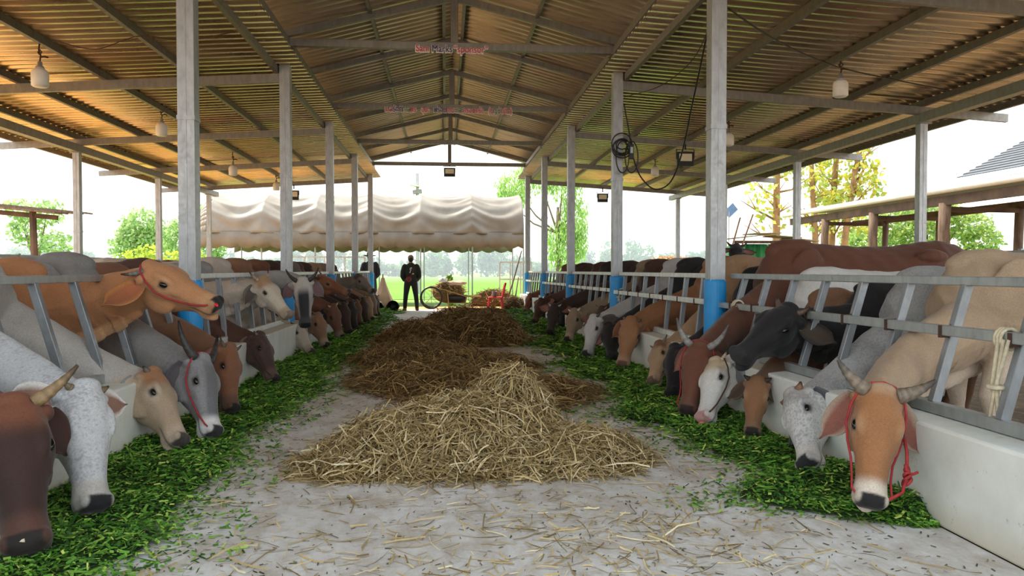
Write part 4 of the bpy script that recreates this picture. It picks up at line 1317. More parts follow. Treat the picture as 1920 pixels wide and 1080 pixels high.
# ------------------------------------------------------------------ tarpaulin tent beyond the far end
MAT['tarp'] = simple('grey_brown_tarpaulin', '#a3988a', 0.5, 0, 0.25, 1.2, 0.2, 6, hex2='#8c8072', trans=0.2)
MAT['tarp_edge'] = simple('brown_tarp_valance', '#8f8272', 0.7, 0, 0.25, 2, 0.2, 8, trans=0.1)
tent = empty('tarpaulin_tent', (-2.85, 27.5, -.06), 0, 'long barrel roofed tent of wrinkled grey brown tarpaulin beyond the aisle', 'tent')
TX0, TX1, TD = -5.65, 5.55, 4.6
nb = 6
nu, nv_ = 300, 110
U_ = np.linspace(TX0, TX1, nu)
T_ = np.linspace(0, 1, nv_)
V = np.zeros((nu, nv_, 3))
bays = np.linspace(TX0, TX1, nb + 1)
for j, t in enumerate(T_):
    an = t * PI
    yy = TD / 2 - math.cos(an) * TD / 2
    zz = 2.62 + 1.62 * math.sin(an) ** .8
    ph = np.clip((U_ - TX0) / (TX1 - TX0) * nb % 1.0, 0, 1)
    sag = np.sin(ph * PI)
    wr = .034 * np.sin(t * 52 + 4.2 * sag + .8 * np.sin(U_ * 1.3)) * (.25 + .75 * sag) * (.4 + abs(math.cos(an))) + .020 * np.sin(t * 97 + 6.5 * sag + U_ * 1.1) * (.5 + .5 * np.sin(U_ * 1.9 + t * 4))
    out = (-.13 * sag ** .8 * math.sin(an) ** .5 + wr)
    # hoop ends round down
    V[:, j, 0] = U_
    V[:, j, 1] = yy + out * -math.cos(an)
    V[:, j, 2] = zz + out * math.sin(an)
i, j = np.meshgrid(np.arange(nu - 1), np.arange(nv_ - 1), indexing='ij')
q = (i * nv_ + j).ravel()
o = np_mesh('roof_cloth', V.reshape(-1, 3), np.stack([q, q + nv_, q + nv_ + 1, q + 1], 1), MAT['tarp'], parent=tent, smooth=True)
o.modifiers.new('t', 'SOLIDIFY').thickness = .004
# the left hood end, gathered in folds
hd = MB(); rings = []
for k in range(9):
    s_ = k / 8
    rings.append([(TX0 - .75 * math.sin(s_ * PI / 2), TD / 2 - math.cos(a_) * TD / 2 * math.cos(s_ * PI / 2 * .9) , 2.62 - .25 * s_ + (1.62 * math.sin(a_) ** .8) * math.cos(s_ * PI / 2 * .95) + .02 * math.sin(a_ * 30)) for a_ in np.linspace(0, PI, 30)])
for k in range(8):
    for c in range(29):
        n0 = len(hd.v)
        hd.add([rings[k][c], rings[k][c + 1], rings[k + 1][c + 1], rings[k + 1][c]], [(0, 1, 2, 3)])
hd.build('hood_end', MAT['tarp'], tent, smooth=True).modifiers.new('t', 'SOLIDIFY').thickness = .004
for yy, nm, dz in ((0, 'front_valance', 0), (TD, 'back_valance', -.04)):
    vv, ff = [], []
    nn = 320
    for k in range(nn):
        u = TX0 - .3 + (TX1 - TX0 + .3) * k / (nn - 1)
        sc_ = abs(math.sin((u - TX0) * PI / .55))
        vv += [(u, yy + .012 * math.sin(u * 9), 2.66 + dz), (u, yy - .02 + .03 * math.sin(u * 7), 2.36 + dz), (u, yy - .03 + .03 * math.sin(u * 7 + 1), 2.16 + dz - .09 * sc_)]
    for k in range(nn - 1):
        ff += [(3 * k, 3 * k + 1, 3 * k + 4, 3 * k + 3), (3 * k + 1, 3 * k + 2, 3 * k + 5, 3 * k + 4)]
    MB().add(vv, ff).build(nm, MAT['tarp_edge'], tent, smooth=True).modifiers.new('t', 'SOLIDIFY').thickness = .004
for bx in bays:
    for yy in (.04, TD - .04):
        MB().tube([(bx, yy, 0), (bx, yy, 2.64)], .028, 8).build('pole', MAT['steel'], tent)
    MB().tube([(bx, TD / 2 - math.cos(a_) * (TD / 2 - .04), 2.6 + 1.58 * math.sin(a_) ** .8) for a_ in np.linspace(0, PI, 22)], .022, 7).build('hoop', MAT['steel'], tent)

# ------------------------------------------------------------------ timber shed on the right
MAT['tile'] = simple('grey_tile_roof', '#6f7278', 0.7, 0, 0.2, 4, 0.4, 14)
MAT['gutter'] = simple('pale_gutter', '#e5ded0', 0.5, 0, 0.1)
MAT['beam_wood'] = simple('dark_timber', '#66503f', 0.85, 0, 0.3, 2, 0.4, 14, hex2='#46352a')
sh = empty('timber_shed', (14.0, 22, -.06), 0, 'open timber shed with pale gutter and grey tiled roof to the right of the barn', 'shed')
m_ = MB()
m_.add([(-.15, -12, 3.62), (-.15, 8.2, 3.62), (3.6, 8.2, 3.72), (3.6, -12, 3.72)], [(0, 1, 2, 3)])
o = m_.build('lower_roof', MAT['tile'], sh); o.modifiers.new('t', 'SOLIDIFY').thickness = .06
m_ = MB()
for k in range(24):
    x0_ = .7 + 4.6 * k / 24; x1_ = .7 + 4.6 * (k + 1) / 24
    z0_ = 3.95 + .54 * (x0_ - .7); z1_ = 3.95 + .54 * (x1_ - .7)
    m_.add([(x0_, -12, z0_ + .03), (x0_, -1.1, z0_ + .03), (x1_, -1.1, z1_), (x1_, -12, z1_), (x1_, -12, z1_ + .03), (x1_, -1.1, z1_ + .03)], [(0, 1, 2, 3), (3, 2, 5, 4)])
m_.build('tiled_roof', MAT['tile'], sh).modifiers.new('t', 'SOLIDIFY').thickness = .03
MB().tube([(-.2, -12, 3.56), (-.2, 8.3, 3.56)], .10, 10).build('gutter', MAT['gutter'], sh, smooth=True)
MB().box((-.06, -12, 3.14), (.08, 8.0, 3.40)).build('eave_beam', MAT['beam_wood'], sh)
MB().box((2.6, -12, 3.1), (2.74, 8.0, 3.32)).build('inner_beam', MAT['beam_wood'], sh)
for (yy, rr) in ((5.2, .16), (2.0, .17), (-1.6, .18), (-5.4, .18), (-9, .18)):
    MB().tube([(0, yy, 0), (.04, yy + .03, 1.2), (-.03, yy, 2.4), (0, yy, 3.2)], [rr, rr * .95, rr * .85, rr * .9], 10).build('post', MAT['wood'], sh, smooth=True)
    MB().tube([(2.67, yy + .5, 0), (2.62, yy + .5, 1.5), (2.67, yy + .5, 3.15)], [rr * .75, rr * .7, rr * .7], 9).build('post', MAT['wood'], sh, smooth=True)
    MB().bar((.1, yy + .2, 3.05), (2.6, yy + .45, 3.05), .09, .14).build('cross_beam', MAT['beam_wood'], sh)

# green tarpaulin hut
MAT['green'] = simple('green_tarp', '#4fb068', 0.6, 0, 0.25, 1.5, 0.5, 5, hex2='#2f8f55', trans=.2)
MAT['scrap'] = simple('scrap_roof_board', '#9a8f5e', 0.8, 0, 0.35, 2, 0.3, 8, hex2='#7f6a4a')
p = at_y(1440, 500, 23)
gh = empty('tarpaulin_hut', (p[0], 23, -.06), 0, 'small hut wrapped in green tarpaulin with a patched board roof', 'hut')
w_ = []
for k in range(60):
    u = k / 59
    w_.append((-.75 + 1.6 * u, -.1 + .05 * math.sin(u * 34) + .03 * math.sin(u * 60)))
m_ = MB()
for k in range(59):
    (xa, ya), (xb, yb) = w_[k], w_[k + 1]
    m_.add([(xa, ya, 0), (xb, yb, 0), (xb, yb + .06, 2.12), (xa, ya + .06, 2.12)], [(0, 1, 2, 3)])
m_.build('tarp_wall', MAT['green'], gh, smooth=True).modifiers.new('t', 'SOLIDIFY').thickness = .01
MB().box((-.75, 0, 0), (-.72, 2.2, 2.1)).build('side_wall', MAT['green'], gh)
for k, (x_, z_, r_) in enumerate(((-1.0, 2.30, .10), (-.35, 2.42, .02), (.3, 2.33, -.06), (.85, 2.24, -.08))):
    MB().bar((x_ - .42, -.35, z_ - r_ * .4), (x_ + .42, -.30, z_ + r_ * .6), .9, .03).build('roof_board', MAT['scrap'], gh)
MB().bar((-1.2, -.25, 2.17), (1.2, -.25, 2.17), .06, .09).build('beam', MAT['wood'], gh)
for k, (a_, b_, lab) in enumerate((((1388, 408), (1371, 470), 'shorter leaning wooden stick by the green hut'), ((1412, 402), (1388, 470), 'longer leaning wooden stick by the green hut'))):
    A_, B_ = at_y(*a_, 20.5), at_y(*b_, 20.2)
    B_ = A_ + (B_ - A_) * ((A_[2] + .06) / (A_[2] - B_[2]))
    tag(MB().tube([B_, (A_ + B_) / 2, A_], [.03, .026, .022], 7).build('wooden_stick', MAT['bark_gold'], smooth=True), lab, 'stick')

# low shed on the left
p = at_y(60, 500, 21)
ls = empty('plank_shed', (p[0], 21, -.06), 0, 'low shed with a weathered plank roof beyond the left outer columns', 'shed')
for k in range(5):
    MB().bar((-3.2 + .02 * k, -.9 + k * .42, 3.14 + .03 * k), (1.12 - .05 * (k % 2), -.9 + k * .42, 2.74 + .03 * k), .40, .04).build('roof_plank', MAT['wood'], ls)
MB().bar((-3.1, -.8, 3.02), (1.05, -.8, 2.63), .08, .12).build('beam', MAT['beam_wood'], ls)
for x_ in (-2.4, -.9, .45):
    MB().tube([(x_, -.8, 0), (x_ + .03, -.8, 1.4), (x_, -.8, 2.78 - .094 * (x_ - .45))], [.09, .08, .08], 8).build('post', MAT['beam_wood'], ls)

# haystack
def hay(name, x, y, rx, ry, h, n, label, hexes, ln=.5, wd=.03, z0=-.05):
    V, F, col = [], [], []
    P0 = rng.normal(0, 1, (n, 3)); P0 /= np.linalg.norm(P0, axis=1)[:, None]
    P0[:, 2] = np.abs(P0[:, 2])
    P0 = P0 * np.array([rx, ry, h]) * rng.uniform(.9, 1.04, (n, 1)) + np.array([x, y, z0])
    D = rdir(n, .3)
    o = strips(name, P0, D, rng.uniform(.4, 1.3, n) * ln, rng.uniform(.6, 1.4, n) * wd, pal(n, hexes, [1] * len(hexes)), MAT['straw'], .2, 2)
    c = MB().sphere((x, y, z0), (rx * .95, ry * .95, h * .95), 28, 16).build('packed_core', MAT['straw_core'], o, smooth=True)
    tag(c, kind='stuff')
    return tag(o, label, 'haystack', kind='stuff')


p = at_y(1262, 500, 31)
hay('haystack', p[0], 31, 2.3, 1.6, 1.85, 7000, 'sunlit orange haystack behind the cattle on the right', ['#d8a765', '#c48f4e', '#e6bd80', '#a8763f'], .25, .02)
# ================================================================== lamps, cables, ropes, signs
def bulb(px, py, x, label):
    p = at_x(px, py, x)
    top = zl(x) - .12
    r = empty('hanging_bulb', p, 0, label, 'light bulb', 'hanging bulbs')
    MB().lathe([(.02, -.115), (.075, -.112), (.096, -.095), (.098, .05), (.085, .085), (.05, .115)], n=20).build('bulb_globe', MAT['bulb'], r, smooth=True)
    MB().lathe([(.055, .105), (.045, .135), (.028, .15), (.028, .19), (.012, .2)], n=14).build('lamp_holder', MAT['steel'], r, smooth=True)
    c = MB().tube([(0, 0, .19), (.012, .0, .19 + (top - p[2] - .19) * .4), (-.01, 0, .19 + (top - p[2] - .19) * .7), (0, 0, top - p[2] + .01)], .009, 6)
    c.tube([(0.0, 0, .25), (.05, .01, .262), (.095, 0, .25)], .012, 6)
    c.tube([(0, 0, .28), (.03, -.01, .31), (.0, 0, .34), (-.025, .01, .31), (0, 0, .28)], .009, 6)
    c.build('cord', MAT['rope_dark'], r, smooth=True)


for (px, py, x, lab) in ((75, 146, -5.05, 'large white bulb hanging from the left roof, nearest the camera'), (303, 243, -5.05, 'white bulb under the left roof just left of the first column'), (437, 320, -5.05, 'white bulb under the left roof between the first and second columns'),
                         (518, 350, -5.05, 'small white bulb under the far left roof beside the second column'), (1576, 166, 5.05, 'large white bulb hanging from the right roof'), (1366, 262, 5.05, 'white bulb peeking out right of the first right column'),
                         (1228, 322, 5.05, 'small white bulb under the right roof below the cable loop')):
    bulb(px, py, x, lab)

MAT['led'] = simple('flood_lamp_lens', '#e8dfc4', 0.3, 0, 0.1, 20)
def floodlight(px, py, y, up_to, label, w=.36, h=.28):
    p = at_y(px, py, y)
    r = empty('floodlight', p, 0, label, 'floodlight', 'floodlights')
    MB().box((-w / 2, -.02, -h / 2), (w / 2, .035, h / 2)).build('housing', MAT['black'], r, bevel=.008)
    MB().box((-w * .38, -.026, -h * .16), (w * .38, -.019, h * .36)).build('lens', MAT['led'], r, bevel=.003)
    m = MB()
    m.bar((-w / 2 - .012, .01, 0), (-w / 2 - .012, .01, h / 2 + .05), .012, .03)
    m.bar((w / 2 + .012, .01, 0), (w / 2 + .012, .01, h / 2 + .05), .012, .03)
    m.bar((-w / 2 - .018, .01, h / 2 + .05), (w / 2 + .018, .01, h / 2 + .05), .03, .012)
    m.bar((0, .01, h / 2 + .05), (0, .01, max(h / 2 + .07, up_to - p[2])), .03, .03)
    m.build('bracket', MAT['black'], r)


floodlight(843, 323, 24.2, 4.57, 'square floodlight hanging below the king post at the far gable')
floodlight(1285, 298, 15.75, zl(4.9) - .2, 'black floodlight with a pale lens under the right roof beside the cable loop', .36, .30)
floodlight(1130, 371, 24.2, zl(5) - .2, 'small floodlight under the far end of the right roof', .34, .28)
floodlight(551, 366, 24.2, zl(5) - .2, 'small floodlight under the far end of the left roof', .3, .3)


def curve(pts, r, name, mat, label=None, cat=None, n=8, parent=None):
    P_ = [np.array(p, float) for p in pts]
    out = []
    for i in range(len(P_) - 1):
        p0, p1, p2, p3 = P_[max(i - 1, 0)], P_[i], P_[i + 1], P_[min(i + 2, len(P_) - 1)]
        for k in range(n):
            t = k / n
            out.append(.5 * ((2 * p1) + (-p0 + p2) * t + (2 * p0 - 5 * p1 + 4 * p2 - p3) * t * t + (-p0 + 3 * p1 - 3 * p2 + p3) * t ** 3))
    out.append(P_[-1])
    return tag(MB().tube(out, r, 7).build(name, mat, parent, smooth=True), label, cat)


curve([at_y(1326, 62, 9.0), at_y(1312, 130, 9.4), at_y(1296, 205, 9.9), at_y(1279, 285, 10.4), at_y(1258, 340, 10.8), at_y(1230, 355, 11.0), at_y(1206, 338, 11.2), at_y(1190, 305, 11.35), at_y(1178, 240, 11.4), at_y(1170, 195, 11.42)], .011, 'cable',
      MAT['black'], 'black cable swooping in a low loop from the right roof to the second right column', 'cable')
cp = at_y(1170, 285, 11.38)
cl_ = empty('cable_coil', cp, 0, 'coil of black cable with a plug box hung on the second right column', 'cable')
for k in range(7):
    rr, zz = .10 + .018 * (k % 4), (.02 - .035 * (k % 3))
    m = MB()
    if k < 5:
        pts = [(-.04 + (rr + .02 * math.sin(k)) * math.cos(t), -.02 + .012 * k - .05, .09 + zz + (rr * (.8 + .1 * k)) * math.sin(t)) for t in np.linspace(0, 2 * PI, 26)[:-1]]
    else:
        pts = [(-.03 + .14 * (k - 5) + .10 * math.cos(t), -.03, -.08 + .24 * math.sin(t)) for t in np.linspace(0, 2 * PI, 26)[:-1]]
    m.tube(pts, .010, 6, closed=True).build('loop', MAT['black'], cl_, smooth=True)
MB().box((.06, -.10, -.12), (.13, -.05, .10)).build('plug_box', MAT['black'], cl_, bevel=.006)
MB().box((.075, -.104, -.03), (.115, -.099, .06)).build('plug_label', MAT['steel'], cl_)
curve([at_z(1366, 16, 4.02), at_z(1430, 60, 3.97), at_z(1500, 98, 3.95), at_z(1580, 128, 3.95), at_z(1680, 150, 3.9), at_z(1780, 170, 3.86)], .010, 'cable', MAT['black'], 'thin black cable sagging under the purlins of the right roof', 'cable')
curve([at_z(1338, 30, 4.05), at_z(1300, 110, 3.9), at_z(1240, 160, 3.85), at_z(1170, 182, 3.9)], .006, 'wire', MAT['rope_dark'], 'thin brown wire hung between the first and second right columns', 'wire')
curve([at_z(110, 78, 4.0), at_z(180, 92, 3.9), at_z(260, 68, 4.02), at_z(345, 75, 3.98), at_z(440, 60, 4.05)], .006, 'wire', MAT['rope_dark'], 'thin wire sagging under the left roof', 'wire')


def tie_rope(y, xr, zr, ln, label):
    """pale rope wound around the rails"""
    m = MB()
    for k in range(3):
        yy = y + .02 * k
        m.tube([(xr + .045 * math.cos(t), yy + .012 * math.sin(t * .5), zr + .05 * math.sin(t)) for t in np.linspace(0, 2 * PI, 14)[:-1]], .009, 6, closed=True)
    m.tube([(xr - .04, y, zr), (xr - .055, y + .02, zr - ln * .5), (xr - .06, y - .01, zr - ln)], .010, 6)
    m.tube([(xr - .04, y + .03, zr), (xr - .05, y + .06, zr - ln * .5), (xr - .05, y - .02, zr - ln * .85)], .010, 6)
    m.tube([(xr - .035, y - .03, zr), (xr - .06, y + .03, zr - ln * .55), (xr - .07, y + .05, zr - ln * .9)], .009, 6)
    m.tube([(xr - .055 + .03 * math.cos(t), y + .025 + .035 * math.sin(t), zr - ln * .5) for t in np.linspace(0, 2 * PI, 12)[:-1]], .012, 6, closed=True)
    return tag(m.build('tie_rope', MAT['rope_pale'], smooth=True), label, 'rope', 'ropes on the fence')


p = at_x(1896, 650, 2.53); tie_rope(p[1], 2.53, .92, .46, 'pale rope tied around the lower rail at the right edge')
p = at_x(1386, 545, 2.53); tie_rope(p[1], 2.53, .92, .22, 'pale rope knotted on the rail beside the first right column')
p = at_x(1178, 520, 2.60); tie_rope(p[1], 2.52, .92, .16, 'pale rope on the rail beside the second right column')


# ------------------------------------------------------------------ signs
MAT['sign_red'] = simple('red_sign_letters', '#c2303a', 0.5, 0, 0.05)
MAT['sign_blue'] = simple('navy_sign_letters', '#232a63', 0.5, 0, 0.05)
MAT['sign_green'] = simple('green_sign_letters', '#3f7a58', 0.5, 0, 0.05)
MAT['sign_back'] = simple('pale_sign_backing', '#eadfe0', 0.6, 0, 0.05)


def lettering(words, parent, total_w, size):
    """words: (text, material, gap before); lays them in one row centred on the parent, each with a pale outline plate"""
    objs, x = [], 0
    for (txt, mt, gap) in words:
        cu = bpy.data.curves.new('lettering', 'FONT')
        cu.body = txt; cu.size = size; cu.extrude = .004
        o = bpy.data.objects.new('lettering', cu)
        COL.objects.link(o)
        cu.materials.append(MAT[mt])
        bpy.context.view_layer.update()
        w = o.dimensions.x
        objs.append((o, x + gap, w)); x += gap + w
    k = total_w / x
    dg = bpy.context.evaluated_depsgraph_get()
    for (o, xo, w) in objs:
        o.parent = parent
        o.rotation_euler = (PI / 2, 0, 0)
        o.location = ((xo - x / 2) * k, -.019, -.34 * size)
        o.scale = (k, 1, 1)
        b = o.copy(); b.data = o.data.copy(); b.name = 'outline_plate'
        b.data.materials.clear(); b.data.materials.append(MAT['sign_back'])
        b.data.bevel_depth = .013; b.data.bevel_resolution = 1; b.data.extrude = .001
        b.location = (o.location[0], .002, o.location[2])
        COL.objects.link(b); b.parent = parent
        bpy.context.view_layer.update()
        for q in (o, b):
            me = bpy.data.meshes.new_from_object(q.evaluated_get(bpy.context.evaluated_depsgraph_get()))
            r_ = bpy.data.objects.new('lettering' if q is o else 'outline_plate', me)
            COL.objects.link(r_); r_.parent = parent
            r_.location, r_.rotation_euler, r_.scale = q.location.copy(), q.rotation_euler.copy(), q.scale.copy()
        for q in (o, b):
            bpy.data.objects.remove(q)


c = at_y(847, 92, 11.49)
sg = empty('sponsor_sign', (c[0], 11.495, c[2]), 0, 'red and navy lettering reading Sam Marks sponsor on the tie beam', 'sign')
lettering([('Sam', 'sign_red', 0), ('Marks', 'sign_blue', .05), ('“sponsor”', 'sign_red', .035)], sg, 1.08, .15)
c = at_y(841, 206, 15.79)
sg = empty('name_sign', (c[0], 15.795, c[2]), 0, 'long row of red, navy and green Thai lettering on the second visible tie beam', 'sign')
lettering([('น.ส.', 'sign_red', 0), ('รัตติ', 'sign_blue', .0), ('กาล', 'sign_green', 0), ('พร', 'sign_red', 0), ('อุยะ', 'sign_red', .16), ('พร้อม', 'sign_blue', .14), ('คณะ', 'sign_red', 0), ('และ', 'sign_green', 0), ('ครอบครัว', 'sign_red', 0), ('(บุ', 'sign_red', .16), ('ญบั', 'sign_green', 0), ('นดิต)', 'sign_red', 0)], sg, 2.62, .17)

# ================================================================== things at the far end
def lathe_tub(x, y, r, d, label):
    t = empty('rubber_tub', (x, y, r), 0, label, 'tub', 'rubber tubs')
    MB().lathe([(r * .2, d), (r * .86, d), (r * .9, d * .9), (r * .98, .03), (r * 1.04, .02), (r * 1.04, -.012), (r * .96, -.012), (r * .93, .04), (r * .8, d * .92), (r * .1, d * .93)], n=28, axis='y').build('shell', MAT['black'], t, smooth=True)
    for s in (-1, 1):
        MB().tube([(s * r * 1.0, .02, .05), (s * r * 1.12, .03, .0), (s * r * 1.0, .02, -.05)], .01, 6).build('handle', MAT['black'], t)
    return t


p = at_z(715, 581, 0); lathe_tub(p[0], 22.6, .155, .30, 'black rubber tub lying on its side, the one half behind the left row')
p = at_z(742, 581, 0); lathe_tub(p[0], 22.6, .17, .30, 'black rubber tub lying on its side, beside the standing person')
MAT['sack'] = simple('cream_sack', '#e0c3ab', 0.85, 0, 0.2, 3, 0.4, 10)
MAT['white_plastic'] = simple('white_plastic', '#e6e4de', 0.5, 0, 0.08)
# triangular draped cloth on a pole
p = at_y(718, 560, 24.0)
dc = empty('draped_sheet', (p[0], 24.0, 0), 0, 'peach coloured sheet draped in a triangle behind the black tubs', 'sheet')
rings = []
for k in range(12):
    q = k / 11
    hw = .05 + .38 * q ** 1.2
    rings.append([(hw * math.cos(t) * (1 + .08 * math.sin(t * 7)), .55 * hw * math.sin(t) * (1 + .1 * math.sin(t * 9 + k)), 1.0 * (1 - q) + .0) for t in np.linspace(0, 2 * PI, 40)[:-1]])
MB().loft(rings).build('cloth', MAT['sack'], dc, smooth=True)
MB().tube([(0, 0, .1), (0, 0, 1.12)], .02, 8).build('stick', MAT['wood'], dc)
p = at_z(716, 578, 0)
bx_ = MB().lathe([(.11, 0), (.13, .27), (.135, .28), (.125, .28), (.11, .02)], c=(p[0], 23.2, 0), n=20).build('bucket', MAT['white_plastic'], smooth=True)
tag(bx_, 'pale grey bucket standing behind the half hidden black tub', 'bucket')

# red plastic chair
MAT['pot'] = simple('grey_tin', '#8f9696', 0.4, .5, 0.2)
p = at_z(927, 581, 0)
rc = empty('plastic_chair', (p[0], 23.1, -.01), 0, 'bright red plastic chair at the far right end of the aisle', 'chair')
MB().box((-.22, -.2, .40), (.22, .2, .435)).build('seat', MAT['rod_red'], rc, bevel=.015)
for (sx, sy) in ((-1, -1), (1, -1), (-1, 1), (1, 1)):
    MB().bar((sx * .18, sy * .17, .41), (sx * .23, sy * .2, 0), .055, .055).build('leg', MAT['rod_red'], rc, bevel=.01)
bk = MB()
bk.bar((.2, -.18, .42), (.30, -.18, .84), .04, .045); bk.bar((.2, .18, .42), (.30, .18, .84), .04, .045)
bk.bar((.30, -.2, .84), (.30, .2, .84), .04, .06)
for k in range(3): bk.bar((.205, -.09 + .09 * k, .43), (.295, -.09 + .09 * k, .82), .05, .015)
bk.build('backrest', MAT['rod_red'], rc)
pt = MB().lathe([(.06, 0), (.085, .05), (.085, .16), (.09, .17), (.078, .17), (.07, .03)], c=(p[0] - .03, 23.05, .425), n=18).build('tin_pot', MAT['pot'], smooth=True)
tag(pt, 'small grey tin pot on the red chair', 'pot')

# hand cart
def lump(c, r, seed):
    g = np.random.default_rng(seed)
    m = MB().sphere((0, 0, 0), (1, 1, 1), 22, 14)
    ph = g.uniform(0, 6, 6)
    out = []
    for p in m.v:
        p = np.array(p)
        k = 1 + .13 * math.sin(p[0] * 5 + ph[0]) * math.sin(p[1] * 6 + ph[1]) + .10 * math.sin(p[2] * 7 + p[0] * 8 + ph[2]) + .05 * math.sin(p[1] * 13 + p[0] * 11 + ph[3])
        q = p * k * np.array(r)
        if q[2] < 0: q[2] *= .6
        out.append(tuple(q + np.array(c)))
    m.v = out
    return m


ct = empty('hand_cart', (.02, 24.9, -.01), 0, 'handcart with bicycle wheels and a rounded tray beside the standing person', 'cart')
MAT['cart'] = simple('rusty_yellow_tube', '#b59660', 0.6, .2, 0.3, 6)
for s in (-1, 1):
    wpt = np.array([-.62, s * .38, .36])
    MB().tube([wpt + .34 * np.array([math.cos(t), 0, math.sin(t)]) for t in np.linspace(0, 2 * PI, 30)[:-1]], .03, 8, closed=True).build('wheel', MAT['black'], ct, smooth=True)
    sp = MB()
    for k in range(8): sp.bar(wpt, wpt + .33 * np.array([math.cos(k * PI / 4), 0, math.sin(k * PI / 4)]), .01, .01, up=(0, 1, 0))
    sp.build('spokes', MAT['steel'], ct)
    MB().tube([(-.75, s * .3, .70), (-.2, s * .3, .62), (.5, s * .3, .40), (1.0, s * .3, .40)], .022, 8).build('shaft', MAT['cart'], ct, smooth=True)
    MB().tube([(-.1, s * .3, .60), (-.05, s * .3, .0)], .018, 7).build('leg', MAT['cart'], ct)
    MB().tube([(.52, s * .3, .40), (.45, s * .3, .0)], .018, 7).build('leg', MAT['cart'], ct)
MB().tube([(-.62, -.4, .36), (-.62, .4, .36)], .02, 7).build('axle', MAT['steel'], ct)
tr = MB(); rings = []
for k in range(9):
    a_ = PI * k / 8
    rings.append([(.0 + x_ * (1 - .12 * math.sin(a_)), -.30 * math.cos(a_), .42 - .26 * math.sin(a_)) for x_ in (-.12, .1, .35, .56)] + [(.0 + x_ * (1 - .12 * math.sin(a_)), -.28 * math.cos(a_), .435 - .24 * math.sin(a_)) for x_ in (.56, .35, .1, -.12)])
tr.loft(rings).build('tray', MAT['black'], ct, smooth=True)
hay('straw_load', -.05, 24.9, .55, .28, .36, 600, 'straw piled on the handcart', ['#c7ad7a', '#a98f5f', '#d8c596'], .3, .014, .50)['category'] = 'straw'
sk = lump((.22, 24.82, .80), (.34, .22, .10), 3).build('sack', MAT['sack'], smooth=True); tag(sk, 'limp pale sack lying on the handcart', 'sack')
sk = lump((-.22, 24.75, .90), (.15, .12, .10), 9).build('plastic_bag', MAT['white_plastic'], smooth=True); tag(sk, 'white plastic bag on top of the straw on the handcart', 'bag')
# young plant in the verge
t = empty('young_plant', (at_y(842, 560, 26.6)[0], 26.6, -.07), 0, 'leafy young green plant behind the handcart', 'plant')
V, F, col = leaf_cloud([(0, 0, .75, .22, .2, .4), (.06, 0, .35, .2, .2, .3)], 160, .11, ['#8cb83f', '#6d9e35', '#a6c95c'])
np_mesh('foliage', V, F, MAT['leaf'], parent=t, col=col)
MB().tube([(0, 0, 0), (.02, 0, .6), (0, 0, 1.05)], [.02, .015, .008], 6).build('stem', MAT['leaf'], t)

p = at_z(905, 575, 0)
hay('hay_heap', 1.55, 26.6, .85, .6, .62, 1100, 'sunlit brown hay heap behind the red chair', ['#c08a56', '#a87445', '#d6a976', '#8f6844'], .3, .018)['category'] = 'hay'
hay('hay_heap', 2.0, 23.3, .34, .6, .45, 1500, 'dark dry hay heap against the last right column', ['#7d6544', '#5f4c33', '#9a8058', '#463828'], .3, .012)['category'] = 'hay'
for (a_, b_, yb, lab) in (((978, 470), (945, 565), 23.7, 'crooked bare pole leaning on the last right column, the longer one'), ((972, 520), (960, 575), 23.5, 'short bare stick leaning beside the longer pole')):
    A_, B_ = at_y(*a_, 24.0), at_y(*b_, yb)
    B_[2] = .02
    tag(MB().tube([B_, B_ * .6 + A_ * .4 + np.array([.03, 0, 0]), A_], [.028, .024, .02], 7).build('wooden_pole', MAT['bark'], smooth=True), lab, 'pole')

# tubular gates beyond the last columns
def gate(x0, x1, y, z0, zs_, npost, label, nm='tube_gate'):
    g = empty(nm, ((x0 + x1) / 2, y, -.06), 0, label, 'gate', 'tube gates')
    hw = (x1 - x0) / 2
    for z in zs_:
        MB().bar((-hw, 0, z), (hw, 0, z), .05, .05).build('rail', MAT['rail_white'], g)
    for k in range(npost):
        x = -hw + 2 * hw * k / (npost - 1)
        MB().bar((x, 0, z0), (x, 0, max(zs_)), .045, .045, up=(0, 1, 0)).build('upright', MAT['rail_white'], g)


gate(1.75, 2.85, 26.4, 0, [.98, 1.58], 4, 'white tube gate right of the tent opening')
gate(-5.6, -2.9, 26.4, 0, [.7, 1.2, 1.75], 5, 'white tube gate behind the black hatted person')
# outer pen rails
for s, side in ((-1, 'left'), (1, 'right')):
    for i in range(len(COLY) - 1):
        g = empty('pen_rail', (s * 7.45, (COLY[i] + COLY[i + 1]) / 2, -.02), 0, f'grey pen rail between {side} outer columns, bay starting {ORD[i]}', 'fence', 'outer pen rails')
        hl = (COLY[i + 1] - COLY[i]) / 2 - .07
        for z in (.55, 1.05, 1.5):
            MB().bar((0, -hl, z), (0, hl, z), .05, .06).build('rail', MAT['rail'], g)
        MB().bar((0, 0, 0), (0, 0, 1.55), .06, .06, up=(0, 1, 0)).build('upright', MAT['rail'], g)

